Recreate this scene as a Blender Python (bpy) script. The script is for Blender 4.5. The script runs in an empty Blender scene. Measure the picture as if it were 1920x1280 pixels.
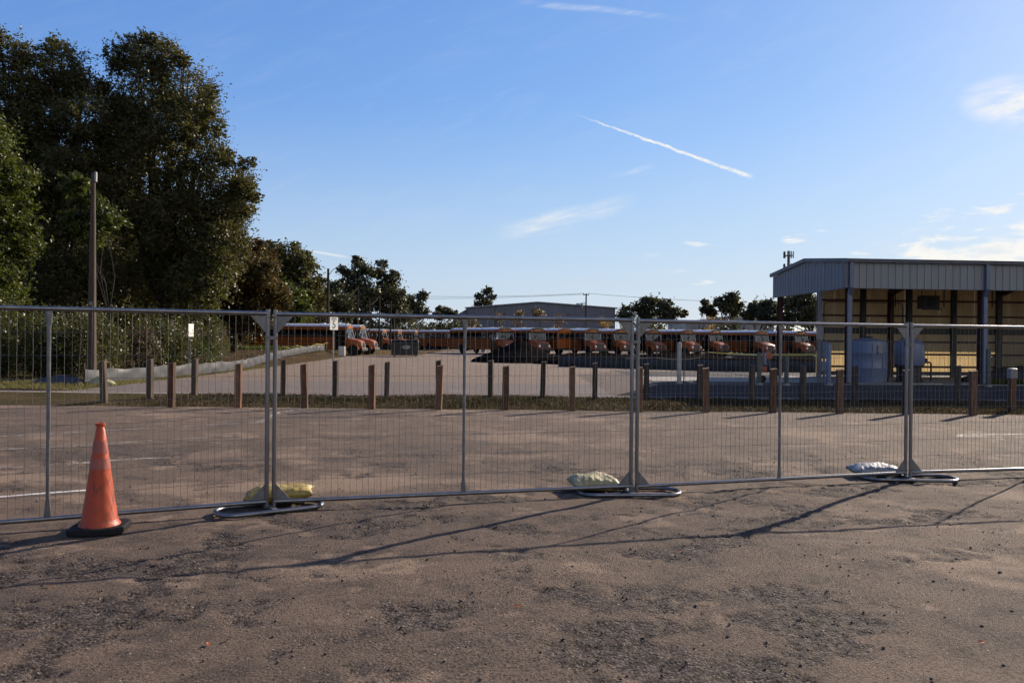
import bpy, bmesh, math, random
import numpy as np
from mathutils import Vector, Matrix, noise as mnoise

R = math.radians
scene = bpy.context.scene
col = scene.collection
rng = np.random.default_rng(7)
random.seed(7)

# ------------------------------------------------------------------ camera, sky, sun, exposure
cam_d = bpy.data.cameras.new('camera')
cam = bpy.data.objects.new('camera', cam_d)
col.objects.link(cam)
cam_d.sensor_width = 36.0
cam_d.lens = 28.125
cam_d.clip_start = 0.05
cam_d.clip_end = 6000
cam.matrix_world = (Matrix.Translation((0, 0, 1.64)) @ Matrix.Rotation(math.pi / 2 - 0.002, 4, 'X')
                    @ Matrix.Rotation(0.0096, 4, 'Z'))
scene.camera = cam

SUN_AZ, SUN_EL = R(44.5), R(25.0)          # azimuth to the right of +Y
sun_dir = Vector((math.sin(SUN_AZ) * math.cos(SUN_EL), math.cos(SUN_AZ) * math.cos(SUN_EL), math.sin(SUN_EL)))
sl = bpy.data.lights.new('sun', 'SUN')
sl.energy = 5.0
sl.angle = R(0.53)
sl.color = (1.0, 0.86, 0.70)
sun = bpy.data.objects.new('sun', sl)
sun.rotation_euler = sun_dir.to_track_quat('Z', 'Y').to_euler()
sun.location = (40, 40, 40)
col.objects.link(sun)

world = bpy.data.worlds.new('World')
scene.world = world
world.use_nodes = True
wt = world.node_tree
wt.nodes.clear()


class NT:
    """small helper to write node maths"""
    def __init__(s, tree):
        s.t = tree

    def n(s, kind, **kw):
        nd = s.t.nodes.new(kind)
        for k, v in kw.items():
            setattr(nd, k, v)
        return nd

    def put(s, sock, v):
        if isinstance(v, (int, float)):
            sock.default_value = v
        elif isinstance(v, (tuple, list)):
            sock.default_value = v
        else:
            s.t.links.new(v, sock)

    def m(s, op, a, b=0.0, c=0.0, clamp=False):
        nd = s.n('ShaderNodeMath', operation=op, use_clamp=clamp)
        s.put(nd.inputs[0], a)
        s.put(nd.inputs[1], b)
        s.put(nd.inputs[2], c)
        return nd.outputs[0]

    def step(s, x, lo, hi):
        nd = s.n('ShaderNodeMapRange', interpolation_type='SMOOTHSTEP')
        s.put(nd.inputs[0], x)
        s.put(nd.inputs[1], lo)
        s.put(nd.inputs[2], hi)
        return nd.outputs[0]

    def comb(s, x, y, z):
        nd = s.n('ShaderNodeCombineXYZ')
        for i, v in enumerate((x, y, z)):
            s.put(nd.inputs[i], v)
        return nd.outputs[0]

    def noise(s, vec, scale, detail=4.0, rough=0.55, dist=0.0):
        nd = s.n('ShaderNodeTexNoise')
        if vec is not None:
            s.put(nd.inputs['Vector'], vec)
        nd.inputs['Scale'].default_value = scale
        nd.inputs['Detail'].default_value = detail
        nd.inputs['Roughness'].default_value = rough
        nd.inputs['Distortion'].default_value = dist
        return nd.outputs['Fac']

    def voro(s, vec, scale, feature='F1', out='Distance'):
        nd = s.n('ShaderNodeTexVoronoi', feature=feature)
        s.put(nd.inputs['Vector'], vec)
        nd.inputs['Scale'].default_value = scale
        return nd.outputs[out]

    def mix(s, f, a, b):
        nd = s.n('ShaderNodeMix', data_type='RGBA')
        s.put(nd.inputs[0], f)
        for i, v in ((6, a), (7, b)):
            if isinstance(v, (tuple, list)) and len(v) == 3:
                v = (*v, 1.0)
            s.put(nd.inputs[i], v)
        return nd.outputs[2]

    def bump(s, h, strength=0.5, dist=0.02):
        nd = s.n('ShaderNodeBump')
        nd.inputs['Strength'].default_value = strength
        nd.inputs['Distance'].default_value = dist
        s.put(nd.inputs['Height'], h)
        return nd.outputs[0]


w = NT(wt)
sky = w.n('ShaderNodeTexSky', sky_type='NISHITA', sun_disc=False)
sky.sun_elevation = SUN_EL
sky.sun_rotation = SUN_AZ
sky.air_density = 1.0
sky.dust_density = 0.25
sky.ozone_density = 3.0
sky.altitude = 20
SKY_STRENGTH = 0.06
tc = w.n('ShaderNodeTexCoord')
sx = w.n('ShaderNodeSeparateXYZ')
wt.links.new(tc.outputs['Generated'], sx.inputs[0])
DX, DY, DZ = sx.outputs
front = w.m('GREATER_THAN', DY, 0.05)
ys = w.m('MAXIMUM', DY, 0.05)
ga = w.m('DIVIDE', DX, ys)
gb = w.m('DIVIDE', DZ, ys)


def band(p0, p1, width, wob, wscale, taper=(0.04, 0.96), grow=0.0):
    """a streak of cloud across the sky between two directions"""
    L = math.hypot(p1[0] - p0[0], p1[1] - p0[1])
    d = ((p1[0] - p0[0]) / L, (p1[1] - p0[1]) / L)
    a = w.m('SUBTRACT', ga, p0[0])
    b = w.m('SUBTRACT', gb, p0[1])
    t = w.m('DIVIDE', w.m('ADD', w.m('MULTIPLY', a, d[0]), w.m('MULTIPLY', b, d[1])), L)
    s = w.m('ADD', w.m('MULTIPLY', a, -d[1]), w.m('MULTIPLY', b, d[0]))
    nz = w.noise(w.comb(ga, gb, 0.0), wscale, 5.0, 0.6)
    s = w.m('ADD', s, w.m('MULTIPLY', w.m('SUBTRACT', nz, 0.5), wob))
    wd = w.m('ADD', width, w.m('MULTIPLY', t, grow))
    q = w.m('DIVIDE', w.m('ABSOLUTE', s), wd)
    core = w.step(q, 1.0, 0.15)
    win = w.m('MULTIPLY', w.step(t, 0.0, taper[0]), w.step(t, 1.0, taper[1]))
    return w.m('MULTIPLY', w.m('MULTIPLY', core, win), front), t, s


trail, tt, _ = band((0.066, 0.286), (0.302, 0.2045), 0.0013, 0.0070, 55.0, (0.35, 0.94), 0.0026)
fine = w.noise(w.comb(ga, gb, 3.0), 120.0, 4.0, 0.65)
trail = w.m('MULTIPLY', trail, w.m('MULTIPLY_ADD', fine, 1.9, -0.18), clamp=True)
wisp, _, _ = band((-0.035, 0.129), (0.165, 0.176), 0.017, 0.024, 9.0, (0.30, 0.62))
stre = w.noise(w.comb(w.m('MULTIPLY', ga, 9.0), w.m('MULTIPLY', w.m('SUBTRACT', gb, w.m('MULTIPLY', ga, 0.22)), 60.0), 0.0), 1.6, 6.0, 0.62, 0.4)
wisp = w.m('MULTIPLY', wisp, w.step(stre, 0.22, 0.75))
wisp2, _, _ = band((0.10, 0.20), (0.20, 0.222), 0.010, 0.02, 9.0, (0.5, 0.5))
wisp2 = w.m('MULTIPLY', w.m('MULTIPLY', wisp2, w.step(stre, 0.42, 0.85)), 0.5)
wisp3, _, _ = band((-0.02, 0.425), (0.24, 0.400), 0.006, 0.012, 7.0, (0.4, 0.4))
wisp3 = w.m('MULTIPLY', w.m('MULTIPLY', wisp3, w.step(stre, 0.25, 0.8)), 0.45)
wisp4, _, _ = band((-0.262, 0.110), (-0.20, 0.100), 0.0022, 0.002, 9.0, (0.3, 0.7))
wisp4 = w.m('MULTIPLY', wisp4, 0.5)
# feathery cirrus to the right
cir = w.noise(w.comb(w.m('MULTIPLY', ga, 7.0), w.m('MULTIPLY', w.m('SUBTRACT', gb, w.m('MULTIPLY', ga, 0.35)), 26.0), 5.0), 1.5, 7.0, 0.62, 0.6)
r2 = w.m('ADD', w.m('POWER', w.m('DIVIDE', w.m('SUBTRACT', ga, 0.63), 0.085), 2.0), w.m('POWER', w.m('DIVIDE', w.m('SUBTRACT', gb, 0.302), 0.040), 2.0))
patch = w.m('MULTIPLY', w.m('MULTIPLY', w.step(r2, 1.0, 0.0), w.step(cir, 0.30, 0.62)), front)
veil = w.m('MULTIPLY', w.m('MULTIPLY', w.step(cir, 0.45, 0.9), 0.07), front)
# cumulus bank low on the right, thinning out to the left
az = w.m('ARCTAN2', DX, DY)
el = w.m('ARCSINE', DZ)
cn = w.noise(w.comb(w.m('MULTIPLY', az, 9.0), w.m('MULTIPLY', el, 26.0), 1.7), 1.5, 8.0, 0.58, 0.3)
etop = w.m('MULTIPLY_ADD', w.m('MAXIMUM', w.m('SUBTRACT', az, 0.20), -0.2), 0.38, 0.010)
cu = w.m('ADD', w.m('SUBTRACT', cn, 0.52), w.m('MULTIPLY', w.m('SUBTRACT', etop, el), 4.5))
cu = w.m('MULTIPLY', w.step(cu, 0.0, 0.16), w.step(az, 0.10, 0.30))
sm = w.noise(w.comb(w.m('MULTIPLY', az, 16.0), w.m('MULTIPLY', el, 90.0), 4.0), 1.0, 5.0, 0.55)
small = w.m('MULTIPLY', w.m('MULTIPLY', w.step(sm, 0.60, 0.70), w.step(az, 0.12, 0.30)), w.m('MULTIPLY', w.step(el, 0.155, 0.12), w.step(el, 0.03, 0.06)))
wisp = w.m('MULTIPLY', wisp, 0.55)
cl = w.m('MAXIMUM', w.m('MAXIMUM', trail, wisp), w.m('MAXIMUM', wisp2, wisp3))
cl = w.m('MAXIMUM', cl, w.m('MAXIMUM', w.m('MULTIPLY', patch, 0.8), veil))
cl = w.m('MAXIMUM', cl, w.m('MAXIMUM', w.m('MULTIPLY', cu, 0.92), w.m('MULTIPLY', small, 0.75)))
cl = w.m('MAXIMUM', cl, wisp4)
cl = w.m('MINIMUM', cl, 1.0)
bg1 = w.n('ShaderNodeBackground')
bg1.inputs[1].default_value = SKY_STRENGTH
# grade of the whole sky (same for every direction): softer highlights, deeper blue
ssep = w.n('ShaderNodeSeparateColor')
wt.links.new(sky.outputs[0], ssep.inputs[0])
scom = w.n('ShaderNodeCombineColor')
for ch, (gm_, gain) in enumerate(((0.90, 0.95), (0.72, 1.45), (0.45, 3.2))):
    wt.links.new(w.m('MULTIPLY', w.m('POWER', ssep.outputs[ch], gm_), gain), scom.inputs[ch])
hz_ = w.m('MULTIPLY', w.step(DZ, 0.30, 0.0), 0.65)       # pale haze low over the horizon, all the way round
wt.links.new(w.mix(hz_, scom.outputs[0], (4.9, 5.7, 6.4)), bg1.inputs[0])
bg2 = w.n('ShaderNodeBackground')
cshade = w.noise(w.comb(w.m('MULTIPLY', az, 9.0), w.m('MULTIPLY', el, 26.0), 7.7), 3.0, 5.0)
wt.links.new(w.mix(w.step(cshade, 0.30, 0.55), (0.78, 0.82, 0.86), (0.96, 0.93, 0.87)), bg2.inputs[0])
bg2.inputs[1].default_value = 0.52
mixs = w.n('ShaderNodeMixShader')
wt.links.new(cl, mixs.inputs[0])
wt.links.new(bg1.outputs[0], mixs.inputs[1])
wt.links.new(bg2.outputs[0], mixs.inputs[2])
wout = w.n('ShaderNodeOutputWorld')
wt.links.new(mixs.outputs[0], wout.inputs[0])

scene.view_settings.view_transform = 'Standard'
scene.view_settings.look = 'None'
scene.view_settings.exposure = 1.0
scene.view_settings.gamma = 1.0
scene.render.engine = 'CYCLES'
scene.cycles.max_bounces = 5
scene.cycles.diffuse_bounces = 2
scene.cycles.glossy_bounces = 2
scene.cycles.transmission_bounces = 3
scene.cycles.transparent_max_bounces = 16
scene.cycles.use_adaptive_sampling = True
scene.cycles.adaptive_threshold = 0.03
scene.cycles.use_denoising = True


# ------------------------------------------------------------------ materials
def new_mat(name):
    m = bpy.data.materials.new(name)
    m.use_nodes = True
    m.node_tree.nodes.clear()
    t = NT(m.node_tree)
    out = t.n('ShaderNodeOutputMaterial')
    b = t.n('ShaderNodeBsdfPrincipled')
    m.node_tree.links.new(b.outputs[0], out.inputs[0])
    return m, t, b, out


def simple(name, c, rough=0.6, metal=0.0, var=0.25, scale=6.0, bump=0.0, bscale=40.0, c2=None, stretch=(1, 1, 1), rand=0.0, spec=0.5):
    """painted / plain surface with blotches, wear and a little relief"""
    m, t, b, out = new_mat(name)
    tc = t.n('ShaderNodeTexCoord')
    mp = t.n('ShaderNodeMapping')
    mp.inputs['Scale'].default_value = stretch
    m.node_tree.links.new(tc.outputs['Object'], mp.inputs[0])
    v = mp.outputs[0]
    f = t.step(t.noise(v, scale, 6.0, 0.6), 0.3, 0.72)
    if c2 is None:
        c2 = tuple(x * (1 - var) for x in c)
    cc = t.mix(f, c2, c)
    if rand:
        oi = t.n('ShaderNodeObjectInfo')
        hs = t.n('ShaderNodeHueSaturation')
        t.put(hs.inputs['Value'], t.m('MULTIPLY_ADD', oi.outputs['Random'], 2 * rand, 1 - rand))
        t.put(hs.inputs['Color'], cc)
        cc = hs.outputs[0]
    t.put(b.inputs['Base Color'], cc)
    t.put(b.inputs['Roughness'], t.m('MULTIPLY_ADD', f, -0.12, rough + 0.06))
    b.inputs['Metallic'].default_value = metal
    b.inputs['Specular IOR Level'].default_value = spec if rough < 0.7 else spec * 0.25
    if bump:
        t.put(b.inputs['Normal'], t.bump(t.noise(v, bscale, 4.0), bump, 0.01))
    return m


M = {}


def asphalt(name, base, dark, pale, sand, far_bias=0.0, rough_amt=1.0, pscale=1.0, attr=False):
    m, t, b, out = new_mat(name)
    g = t.n('ShaderNodeNewGeometry')
    P = g.outputs['Position']
    sp = t.n('ShaderNodeSeparateXYZ')
    t.put(sp.inputs[0], P)
    if attr:                                       # torn and sandy areas follow the relief of the mesh
        rough_m = t.n('ShaderNodeAttribute', attribute_name='torn').outputs['Fac']
        sand_m = t.n('ShaderNodeAttribute', attribute_name='sand').outputs['Fac']
        n1 = t.noise(P, 0.30, 3.0, 0.6)
    else:
        n1 = t.noise(P, 0.30 * pscale, 3.0, 0.6)
        n2 = t.noise(P, 0.9 * pscale, 5.0, 0.7)
        rough_m = t.step(n2, 0.52, 0.66)
        sand_m = t.step(n2, 0.44, 0.34)
    gr = t.noise(P, 50.0, 4.0, 0.78)
    vn = t.n('ShaderNodeTexVoronoi')
    t.put(vn.inputs['Vector'], P)
    vn.inputs['Scale'].default_value = 48.0
    vd = vn.outputs['Distance']
    vs = t.n('ShaderNodeSeparateXYZ')
    t.put(vs.inputs[0], vn.outputs['Color'])
    cover = t.step(t.m('ADD', n1, t.m('MULTIPLY', sp.outputs[1], far_bias)), 0.36, 0.64)  # more sand with distance; the paling also paints in low-sun glare
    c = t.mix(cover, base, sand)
    blot = t.noise(P, 2.4 * pscale, 5.0, 0.7)
    c = t.mix(t.m('MULTIPLY', t.step(blot, 0.52, 0.36), 0.55), c, tuple(x * 1.5 for x in dark))
    c = t.mix(t.m('MULTIPLY', sand_m, 0.75), c, pale)
    agg = t.mix(t.step(vs.outputs[0], 0.10, 0.95), tuple(x * 0.55 for x in dark), tuple(min(1, x * 4.2) for x in dark))
    c = t.mix(t.m('MULTIPLY', rough_m, 0.82 * rough_amt), c, agg)
    spk = t.m('MULTIPLY', t.step(gr, 0.49, 0.36), t.m('MULTIPLY_ADD', rough_m, 0.20, 0.78))
    c = t.mix(spk, c, tuple(x * 0.5 for x in dark))
    lsp = t.m('MULTIPLY', t.step(gr, 0.56, 0.70), 0.65)
    c = t.mix(lsp, c, pale)
    lt = t.m('MULTIPLY', t.step(vs.outputs[1], 0.965, 0.985), t.step(vd, 0.34, 0.2))
    c = t.mix(t.m('MULTIPLY', lt, 0.8), c, (0.34, 0.30, 0.26))
    t.put(b.inputs['Base Color'], c)
    b.inputs['Roughness'].default_value = 0.9
    b.inputs['Specular IOR Level'].default_value = 0.12
    # relief in metres: grit everywhere, stones standing proud in the torn patches
    h = t.m('MULTIPLY', gr, 0.020)
    h = t.m('ADD', h, t.m('MULTIPLY', t.m('MULTIPLY', t.m('SUBTRACT', 0.7, vd), vs.outputs[2]), t.m('MULTIPLY_ADD', rough_m, 0.022 * rough_amt, 0.003)))
    t.put(b.inputs['Normal'], t.bump(h, 1.0, 1.0))
    return m


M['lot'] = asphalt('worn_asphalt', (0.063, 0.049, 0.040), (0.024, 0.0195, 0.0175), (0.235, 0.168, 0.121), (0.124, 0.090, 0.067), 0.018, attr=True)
M['road'] = asphalt('road_asphalt', (0.120, 0.102, 0.095), (0.085, 0.072, 0.066), (0.19, 0.155, 0.13), (0.130, 0.102, 0.088), 0.0, 0.45, 0.5)
M['yard'] = asphalt('yard_sand', (0.165, 0.124, 0.094), (0.09, 0.067, 0.052), (0.25, 0.195, 0.15), (0.155, 0.115, 0.088), 0.0, 0.5, 0.35)
M['apron'] = asphalt('shade_dark_asphalt', (0.040, 0.037, 0.040), (0.022, 0.021, 0.022), (0.075, 0.067, 0.063), (0.046, 0.042, 0.042), 0.0, 0.45, 0.5)  # darker than the road: deepens the shed's shadow by colour
M['concrete'] = simple('concrete', (0.26, 0.235, 0.205), 0.85, var=0.3, scale=2.5, bump=0.3)


def earth(name, a, bcol, c3, scale=0.5):
    m, t, b, out = new_mat(name)
    g = t.n('ShaderNodeNewGeometry')
    P = g.outputs['Position']
    n1 = t.noise(P, scale, 6.0, 0.6, 0.4)
    n2 = t.noise(P, 9.0, 6.0, 0.7)
    c = t.mix(t.step(n1, 0.38, 0.62), a, bcol)
    c = t.mix(t.step(n2, 0.45, 0.75), c, c3)
    t.put(b.inputs['Base Color'], c)
    b.inputs['Roughness'].default_value = 0.95
    b.inputs['Specular IOR Level'].default_value = 0.0
    t.put(b.inputs['Normal'], t.bump(t.m('ADD', n2, t.noise(P, 40.0, 3.0)), 0.9, 0.05))
    return m


M['ground'] = earth('dry_ground', (0.08, 0.072, 0.033), (0.11, 0.085, 0.052), (0.065, 0.06, 0.027))
M['verge'] = earth('thin_turf', (0.055, 0.046, 0.022), (0.085, 0.062, 0.038), (0.038, 0.034, 0.014), 0.9)
M['litter'] = earth('leaf_litter', (0.055, 0.04, 0.025), (0.08, 0.057, 0.034), (0.033, 0.024, 0.014), 0.8)
M['soil'] = earth('dark_soil', (0.009, 0.0075, 0.007), (0.014, 0.011, 0.0095), (0.006, 0.0055, 0.0055), 0.7)
M['millings'] = earth('asphalt_millings', (0.008, 0.007, 0.0068), (0.014, 0.0115, 0.0105), (0.0055, 0.005, 0.005), 1.3)

m, t, b, out = new_mat('road_paint')
g = t.n('ShaderNodeNewGeometry')
nn = t.noise(g.outputs['Position'], 5.0, 8.0, 0.72)
b.inputs['Roughness'].default_value = 0.75
t.put(b.inputs['Base Color'], t.mix(t.step(nn, 0.38, 0.60), (0.13, 0.105, 0.085), (0.36, 0.33, 0.30)))
t.put(b.inputs['Alpha'], t.m('MULTIPLY', t.step(t.noise(g.outputs['Position'], 3.3, 8.0, 0.75), 0.36, 0.56), 0.85))
M['paint'] = m
m, t, b, out = new_mat('road_paint_fresh')
g = t.n('ShaderNodeNewGeometry')
b.inputs['Roughness'].default_value = 0.7
t.put(b.inputs['Base Color'], t.mix(t.step(t.noise(g.outputs['Position'], 14.0, 6.0, 0.7), 0.35, 0.6), (0.26, 0.235, 0.21), (0.50, 0.48, 0.45)))
M['paint2'] = m

M['galv'] = simple('galvanised_steel', (0.21, 0.21, 0.225), 0.34, metal=0.9, var=0.30, scale=11.0, bump=0.08, stretch=(1, 1, 0.4))
M['galv_dull'] = simple('dull_galvanised_plate', (0.17, 0.17, 0.175), 0.5, metal=0.5, var=0.35, scale=14.0, bump=0.1)
M['wire'] = simple('fence_wire', (0.19, 0.185, 0.175), 0.42, metal=0.8, var=0.35, scale=9.0)
M['timber'] = simple('weathered_timber', (0.165, 0.090, 0.056), 0.85, var=0.68, scale=12.0, bump=0.5, bscale=30.0, stretch=(4, 4, 0.35), rand=0.38)
M['timber_grey'] = simple('grey_timber', (0.075, 0.056, 0.043), 0.88, var=0.5, scale=9.0, bump=0.5, bscale=30.0, stretch=(4, 4, 0.35), rand=0.38)


def cone_mat(name, c, sc, dirt):
    m, t, b, out = new_mat(name)
    tc = t.n('ShaderNodeTexCoord')
    v = tc.outputs['Object']
    mp = t.n('ShaderNodeMapping')
    mp.inputs['Scale'].default_value = (1, 1, 0.35)
    mp.inputs['Rotation'].default_value = (R(25), R(35), 0)
    t.put(mp.inputs[0], v)
    sp = t.n('ShaderNodeSeparateXYZ')
    t.put(sp.inputs[0], v)
    d = t.step(t.noise(mp.outputs[0], 16.0, 7.0, 0.7, 0.7), 0.50, 0.62)
    scuff = t.step(t.noise(v, 5.0, 5.0), 0.34, 0.52)
    d = t.m('MULTIPLY', t.m('MULTIPLY', d, scuff), t.step(sp.outputs[2], 0.62, 0.30))
    cc = t.mix(t.step(t.noise(v, 6.0, 5.0), 0.3, 0.7), tuple(x * 0.82 for x in c), c)
    t.put(b.inputs['Base Color'], t.mix(t.m('MULTIPLY', d, dirt), cc, (0.05, 0.02, 0.015)))
    b.inputs['Roughness'].default_value = 0.5
    b.inputs['Subsurface Weight'].default_value = sc
    b.inputs['Subsurface Radius'].default_value = (0.03, 0.008, 0.004)
    b.inputs['Subsurface Scale'].default_value = 0.5
    tr = t.n('ShaderNodeBsdfTranslucent')
    tr.inputs[0].default_value = (min(1, c[0] * 1.1), c[1] * 0.9, c[2] * 0.6, 1)
    mx = t.n('ShaderNodeMixShader')
    mx.inputs[0].default_value = 0.16
    t.put(mx.inputs[1], b.outputs[0])
    t.put(mx.inputs[2], tr.outputs[0])
    t.put(out.inputs[0], mx.outputs[0])
    return m


M['cone'] = cone_mat('cone_plastic', (0.42, 0.052, 0.008), 0.0, 0.9)
M['cone_band'] = cone_mat('cone_faded_band', (0.33, 0.085, 0.062), 0.0, 0.2)
M['rubber'] = simple('black_rubber', (0.018, 0.017, 0.017), 0.7, var=0.4, scale=20, bump=0.2)
M['bag_y'] = simple('yellow_woven_bag', (0.30, 0.215, 0.045), 0.6, var=0.35, scale=7, bump=0.9, bscale=18)
M['bag_c'] = simple('cream_woven_bag', (0.30, 0.26, 0.13), 0.6, var=0.3, scale=7, bump=0.9, bscale=18)
M['bag_w'] = simple('white_plastic_bag', (0.23, 0.235, 0.245), 0.45, var=0.5, scale=9, bump=0.8, bscale=22)
M['bag_d'] = simple('olive_bag_underside', (0.20, 0.17, 0.09), 0.7)

M['bus'] = simple('bus_yellow', (0.25, 0.060, 0.005), 0.42, var=0.30, scale=1.6, rand=0.14, spec=0.3)
M['bus_roof'] = simple('bus_white_roof', (0.40, 0.40, 0.42), 0.4, var=0.12, scale=1.5)
M['bus_black'] = simple('bus_black_trim', (0.012, 0.012, 0.013), 0.5, var=0.3)
M['bus_in'] = simple('bus_interior', (0.035, 0.028, 0.026), 0.8)
M['tyre'] = simple('tyre', (0.016, 0.016, 0.016), 0.85, bump=0.2)
M['rim'] = simple('wheel_rim', (0.36, 0.12, 0.02), 0.5)
M['chrome'] = simple('lamp_glass', (0.75, 0.76, 0.78), 0.12, metal=0.8)
M['red_lamp'] = simple('red_lens', (0.55, 0.015, 0.01), 0.25)
M['amber'] = simple('amber_sign', (0.48, 0.15, 0.012), 0.4)
M['grille'] = simple('grille_dark', (0.06, 0.065, 0.075), 0.4, metal=0.4)


def glass(name, tint, tr=0.55, rough=0.03):
    m, t, b, out = new_mat(name)
    m.node_tree.nodes.remove(b)
    tb = t.n('ShaderNodeBsdfTransparent')
    tb.inputs[0].default_value = (*tint, 1)
    gl = t.n('ShaderNodeBsdfGlossy')
    gl.inputs['Roughness'].default_value = rough
    gl.inputs[0].default_value = (0.9, 0.92, 0.95, 1)
    fr = t.n('ShaderNodeFresnel')
    fr.inputs[0].default_value = 1.5
    mx = t.n('ShaderNodeMixShader')
    t.put(mx.inputs[0], t.m('MULTIPLY_ADD', fr.outputs[0], 0.9, 0.03))
    t.put(mx.inputs[1], tb.outputs[0])
    t.put(mx.inputs[2], gl.outputs[0])
    t.put(out.inputs[0], mx.outputs[0])
    return m


M['glass'] = glass('bus_window_glass', (0.42, 0.45, 0.47))
M['shield'] = glass('windscreen_glass', (0.30, 0.35, 0.38))

M['dump'] = simple('dumpster_black', (0.014, 0.015, 0.016), 0.5, var=0.35, scale=3)
M['dump_logo'] = simple('grey_logo', (0.30, 0.31, 0.32), 0.6)
M['white_box'] = simple('white_cabinet', (0.5, 0.5, 0.48), 0.5, var=0.12)
M['sign'] = simple('sign_white', (0.80, 0.78, 0.74), 0.4, var=0.10, scale=8)
M['sign_black'] = simple('sign_black', (0.02, 0.02, 0.02), 0.5)
M['sign_faded'] = simple('sign_faded', (0.22, 0.20, 0.20), 0.6, var=0.3, scale=14)
M['pole_conc'] = simple('concrete_pole', (0.068, 0.052, 0.041), 0.85, var=0.3, scale=4, bump=0.3, stretch=(3, 3, 0.5))
M['pole_wood'] = simple('dark_wood_pole', (0.045, 0.036, 0.030), 0.9, var=0.4, scale=6, stretch=(4, 4, 0.4))
M['cable'] = simple('cable_black', (0.03, 0.03, 0.033), 0.6)
M['silt_b'] = simple('black_silt_fabric', (0.016, 0.017, 0.022), 0.55, var=0.4, scale=3, bump=0.4, bscale=6)
M['tape'] = simple('yellow_tape', (0.62, 0.47, 0.08), 0.5, var=0.12)
M['rope'] = simple('pale_rope', (0.42, 0.36, 0.26), 0.8)
M['wh_wall'] = simple('warehouse_cladding', (0.105, 0.112, 0.14), 0.55, var=0.12, scale=0.4, stretch=(1, 1, 0.2))
M['wh_roof'] = simple('warehouse_roof', (0.25, 0.25, 0.27), 0.5, var=0.1, scale=0.3)
M['dark'] = simple('dark_opening', (0.03, 0.03, 0.04), 0.6)
M['shed_clad'] = simple('grey_metal_cladding', (0.185, 0.187, 0.195), 0.45, var=0.14, scale=1.0, stretch=(1, 1, 0.25))
M['shed_trim'] = simple('grey_blue_trim', (0.10, 0.108, 0.125), 0.45, var=0.2, scale=3)
M['spout'] = simple('downspout_blue_grey', (0.10, 0.125, 0.18), 0.4, var=0.15, scale=3)
M['red_steel'] = simple('red_oxide_steel', (0.075, 0.022, 0.017), 0.65, var=0.35, scale=4)
M['dark_steel'] = simple('dark_steel', (0.045, 0.043, 0.045), 0.6, var=0.3)
M['tank'] = simple('white_poly_tank', (0.11, 0.137, 0.21), 0.4, var=0.12, scale=2)
M['tank_dark'] = simple('black_tank_stand', (0.016, 0.017, 0.02), 0.6)
M['orange_m'] = simple('orange_machine_paint', (0.36, 0.075, 0.025), 0.5, var=0.3)
M['grey_post'] = simple('grey_green_post', (0.11, 0.11, 0.09), 0.8, var=0.3, scale=6, bump=0.3)
M['pale_post'] = simple('pale_concrete_post', (0.40, 0.35, 0.30), 0.8, var=0.2, scale=6, bump=0.2)
M['drum'] = simple('blue_grey_drum', (0.15, 0.18, 0.24), 0.5)
M['tarp'] = simple('dark_tarpaulin', (0.022, 0.022, 0.025), 0.6, bump=0.4, bscale=8)

# translucent plastic wall sheets and silt fence: light comes through from behind
def sheet(name, c, tcol, k, ribs=0.0):
    m, t, b, out = new_mat(name)
    tc = t.n('ShaderNodeTexCoord')
    n = t.noise(tc.outputs['Object'], 1.4, 5.0, 0.6)
    f = t.step(n, 0.3, 0.7)
    t.put(b.inputs['Base Color'], t.mix(f, tuple(x * 0.8 for x in c), c))
    b.inputs['Roughness'].default_value = 0.5
    tr = t.n('ShaderNodeBsdfTranslucent')
    t.put(tr.inputs[0], t.mix(f, tuple(x * 0.82 for x in tcol), tcol))
    mx = t.n('ShaderNodeMixShader')
    mx.inputs[0].default_value = k
    t.put(mx.inputs[1], b.outputs[0])
    t.put(mx.inputs[2], tr.outputs[0])
    t.put(out.inputs[0], mx.outputs[0])
    return m


M['wall_sheet'] = sheet('tan_translucent_sheet', (0.29, 0.205, 0.105), (0.62, 0.46, 0.23), 0.40)
M['silt'] = sheet('pale_silt_fabric', (0.085, 0.088, 0.094), (0.125, 0.125, 0.13), 0.40)


def leaf(name, c1, c2, trans, k=0.35, spec=0.28, rough=0.5):
    m, t, b, out = new_mat(name)
    g = t.n('ShaderNodeNewGeometry')
    rp = g.outputs['Random Per Island']
    n = t.noise(g.outputs['Position'], 0.45, 4.0, 0.6)
    c = t.mix(t.m('MULTIPLY_ADD', n, 1.2, t.m('MULTIPLY_ADD', rp, 0.7, -0.45), clamp=True), c1, c2)
    t.put(b.inputs['Base Color'], c)
    b.inputs['Roughness'].default_value = rough
    b.inputs['Specular IOR Level'].default_value = spec
    tr = t.n('ShaderNodeBsdfTranslucent')
    t.put(tr.inputs[0], t.mix(t.m('MULTIPLY_ADD', n, 1.2, t.m('MULTIPLY_ADD', rp, 0.7, -0.45), clamp=True), tuple(x * 0.7 for x in trans), trans))
    mx = t.n('ShaderNodeMixShader')
    mx.inputs[0].default_value = k
    t.put(mx.inputs[1], b.outputs[0])
    t.put(mx.inputs[2], tr.outputs[0])
    t.put(out.inputs[0], mx.outputs[0])
    return m


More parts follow.
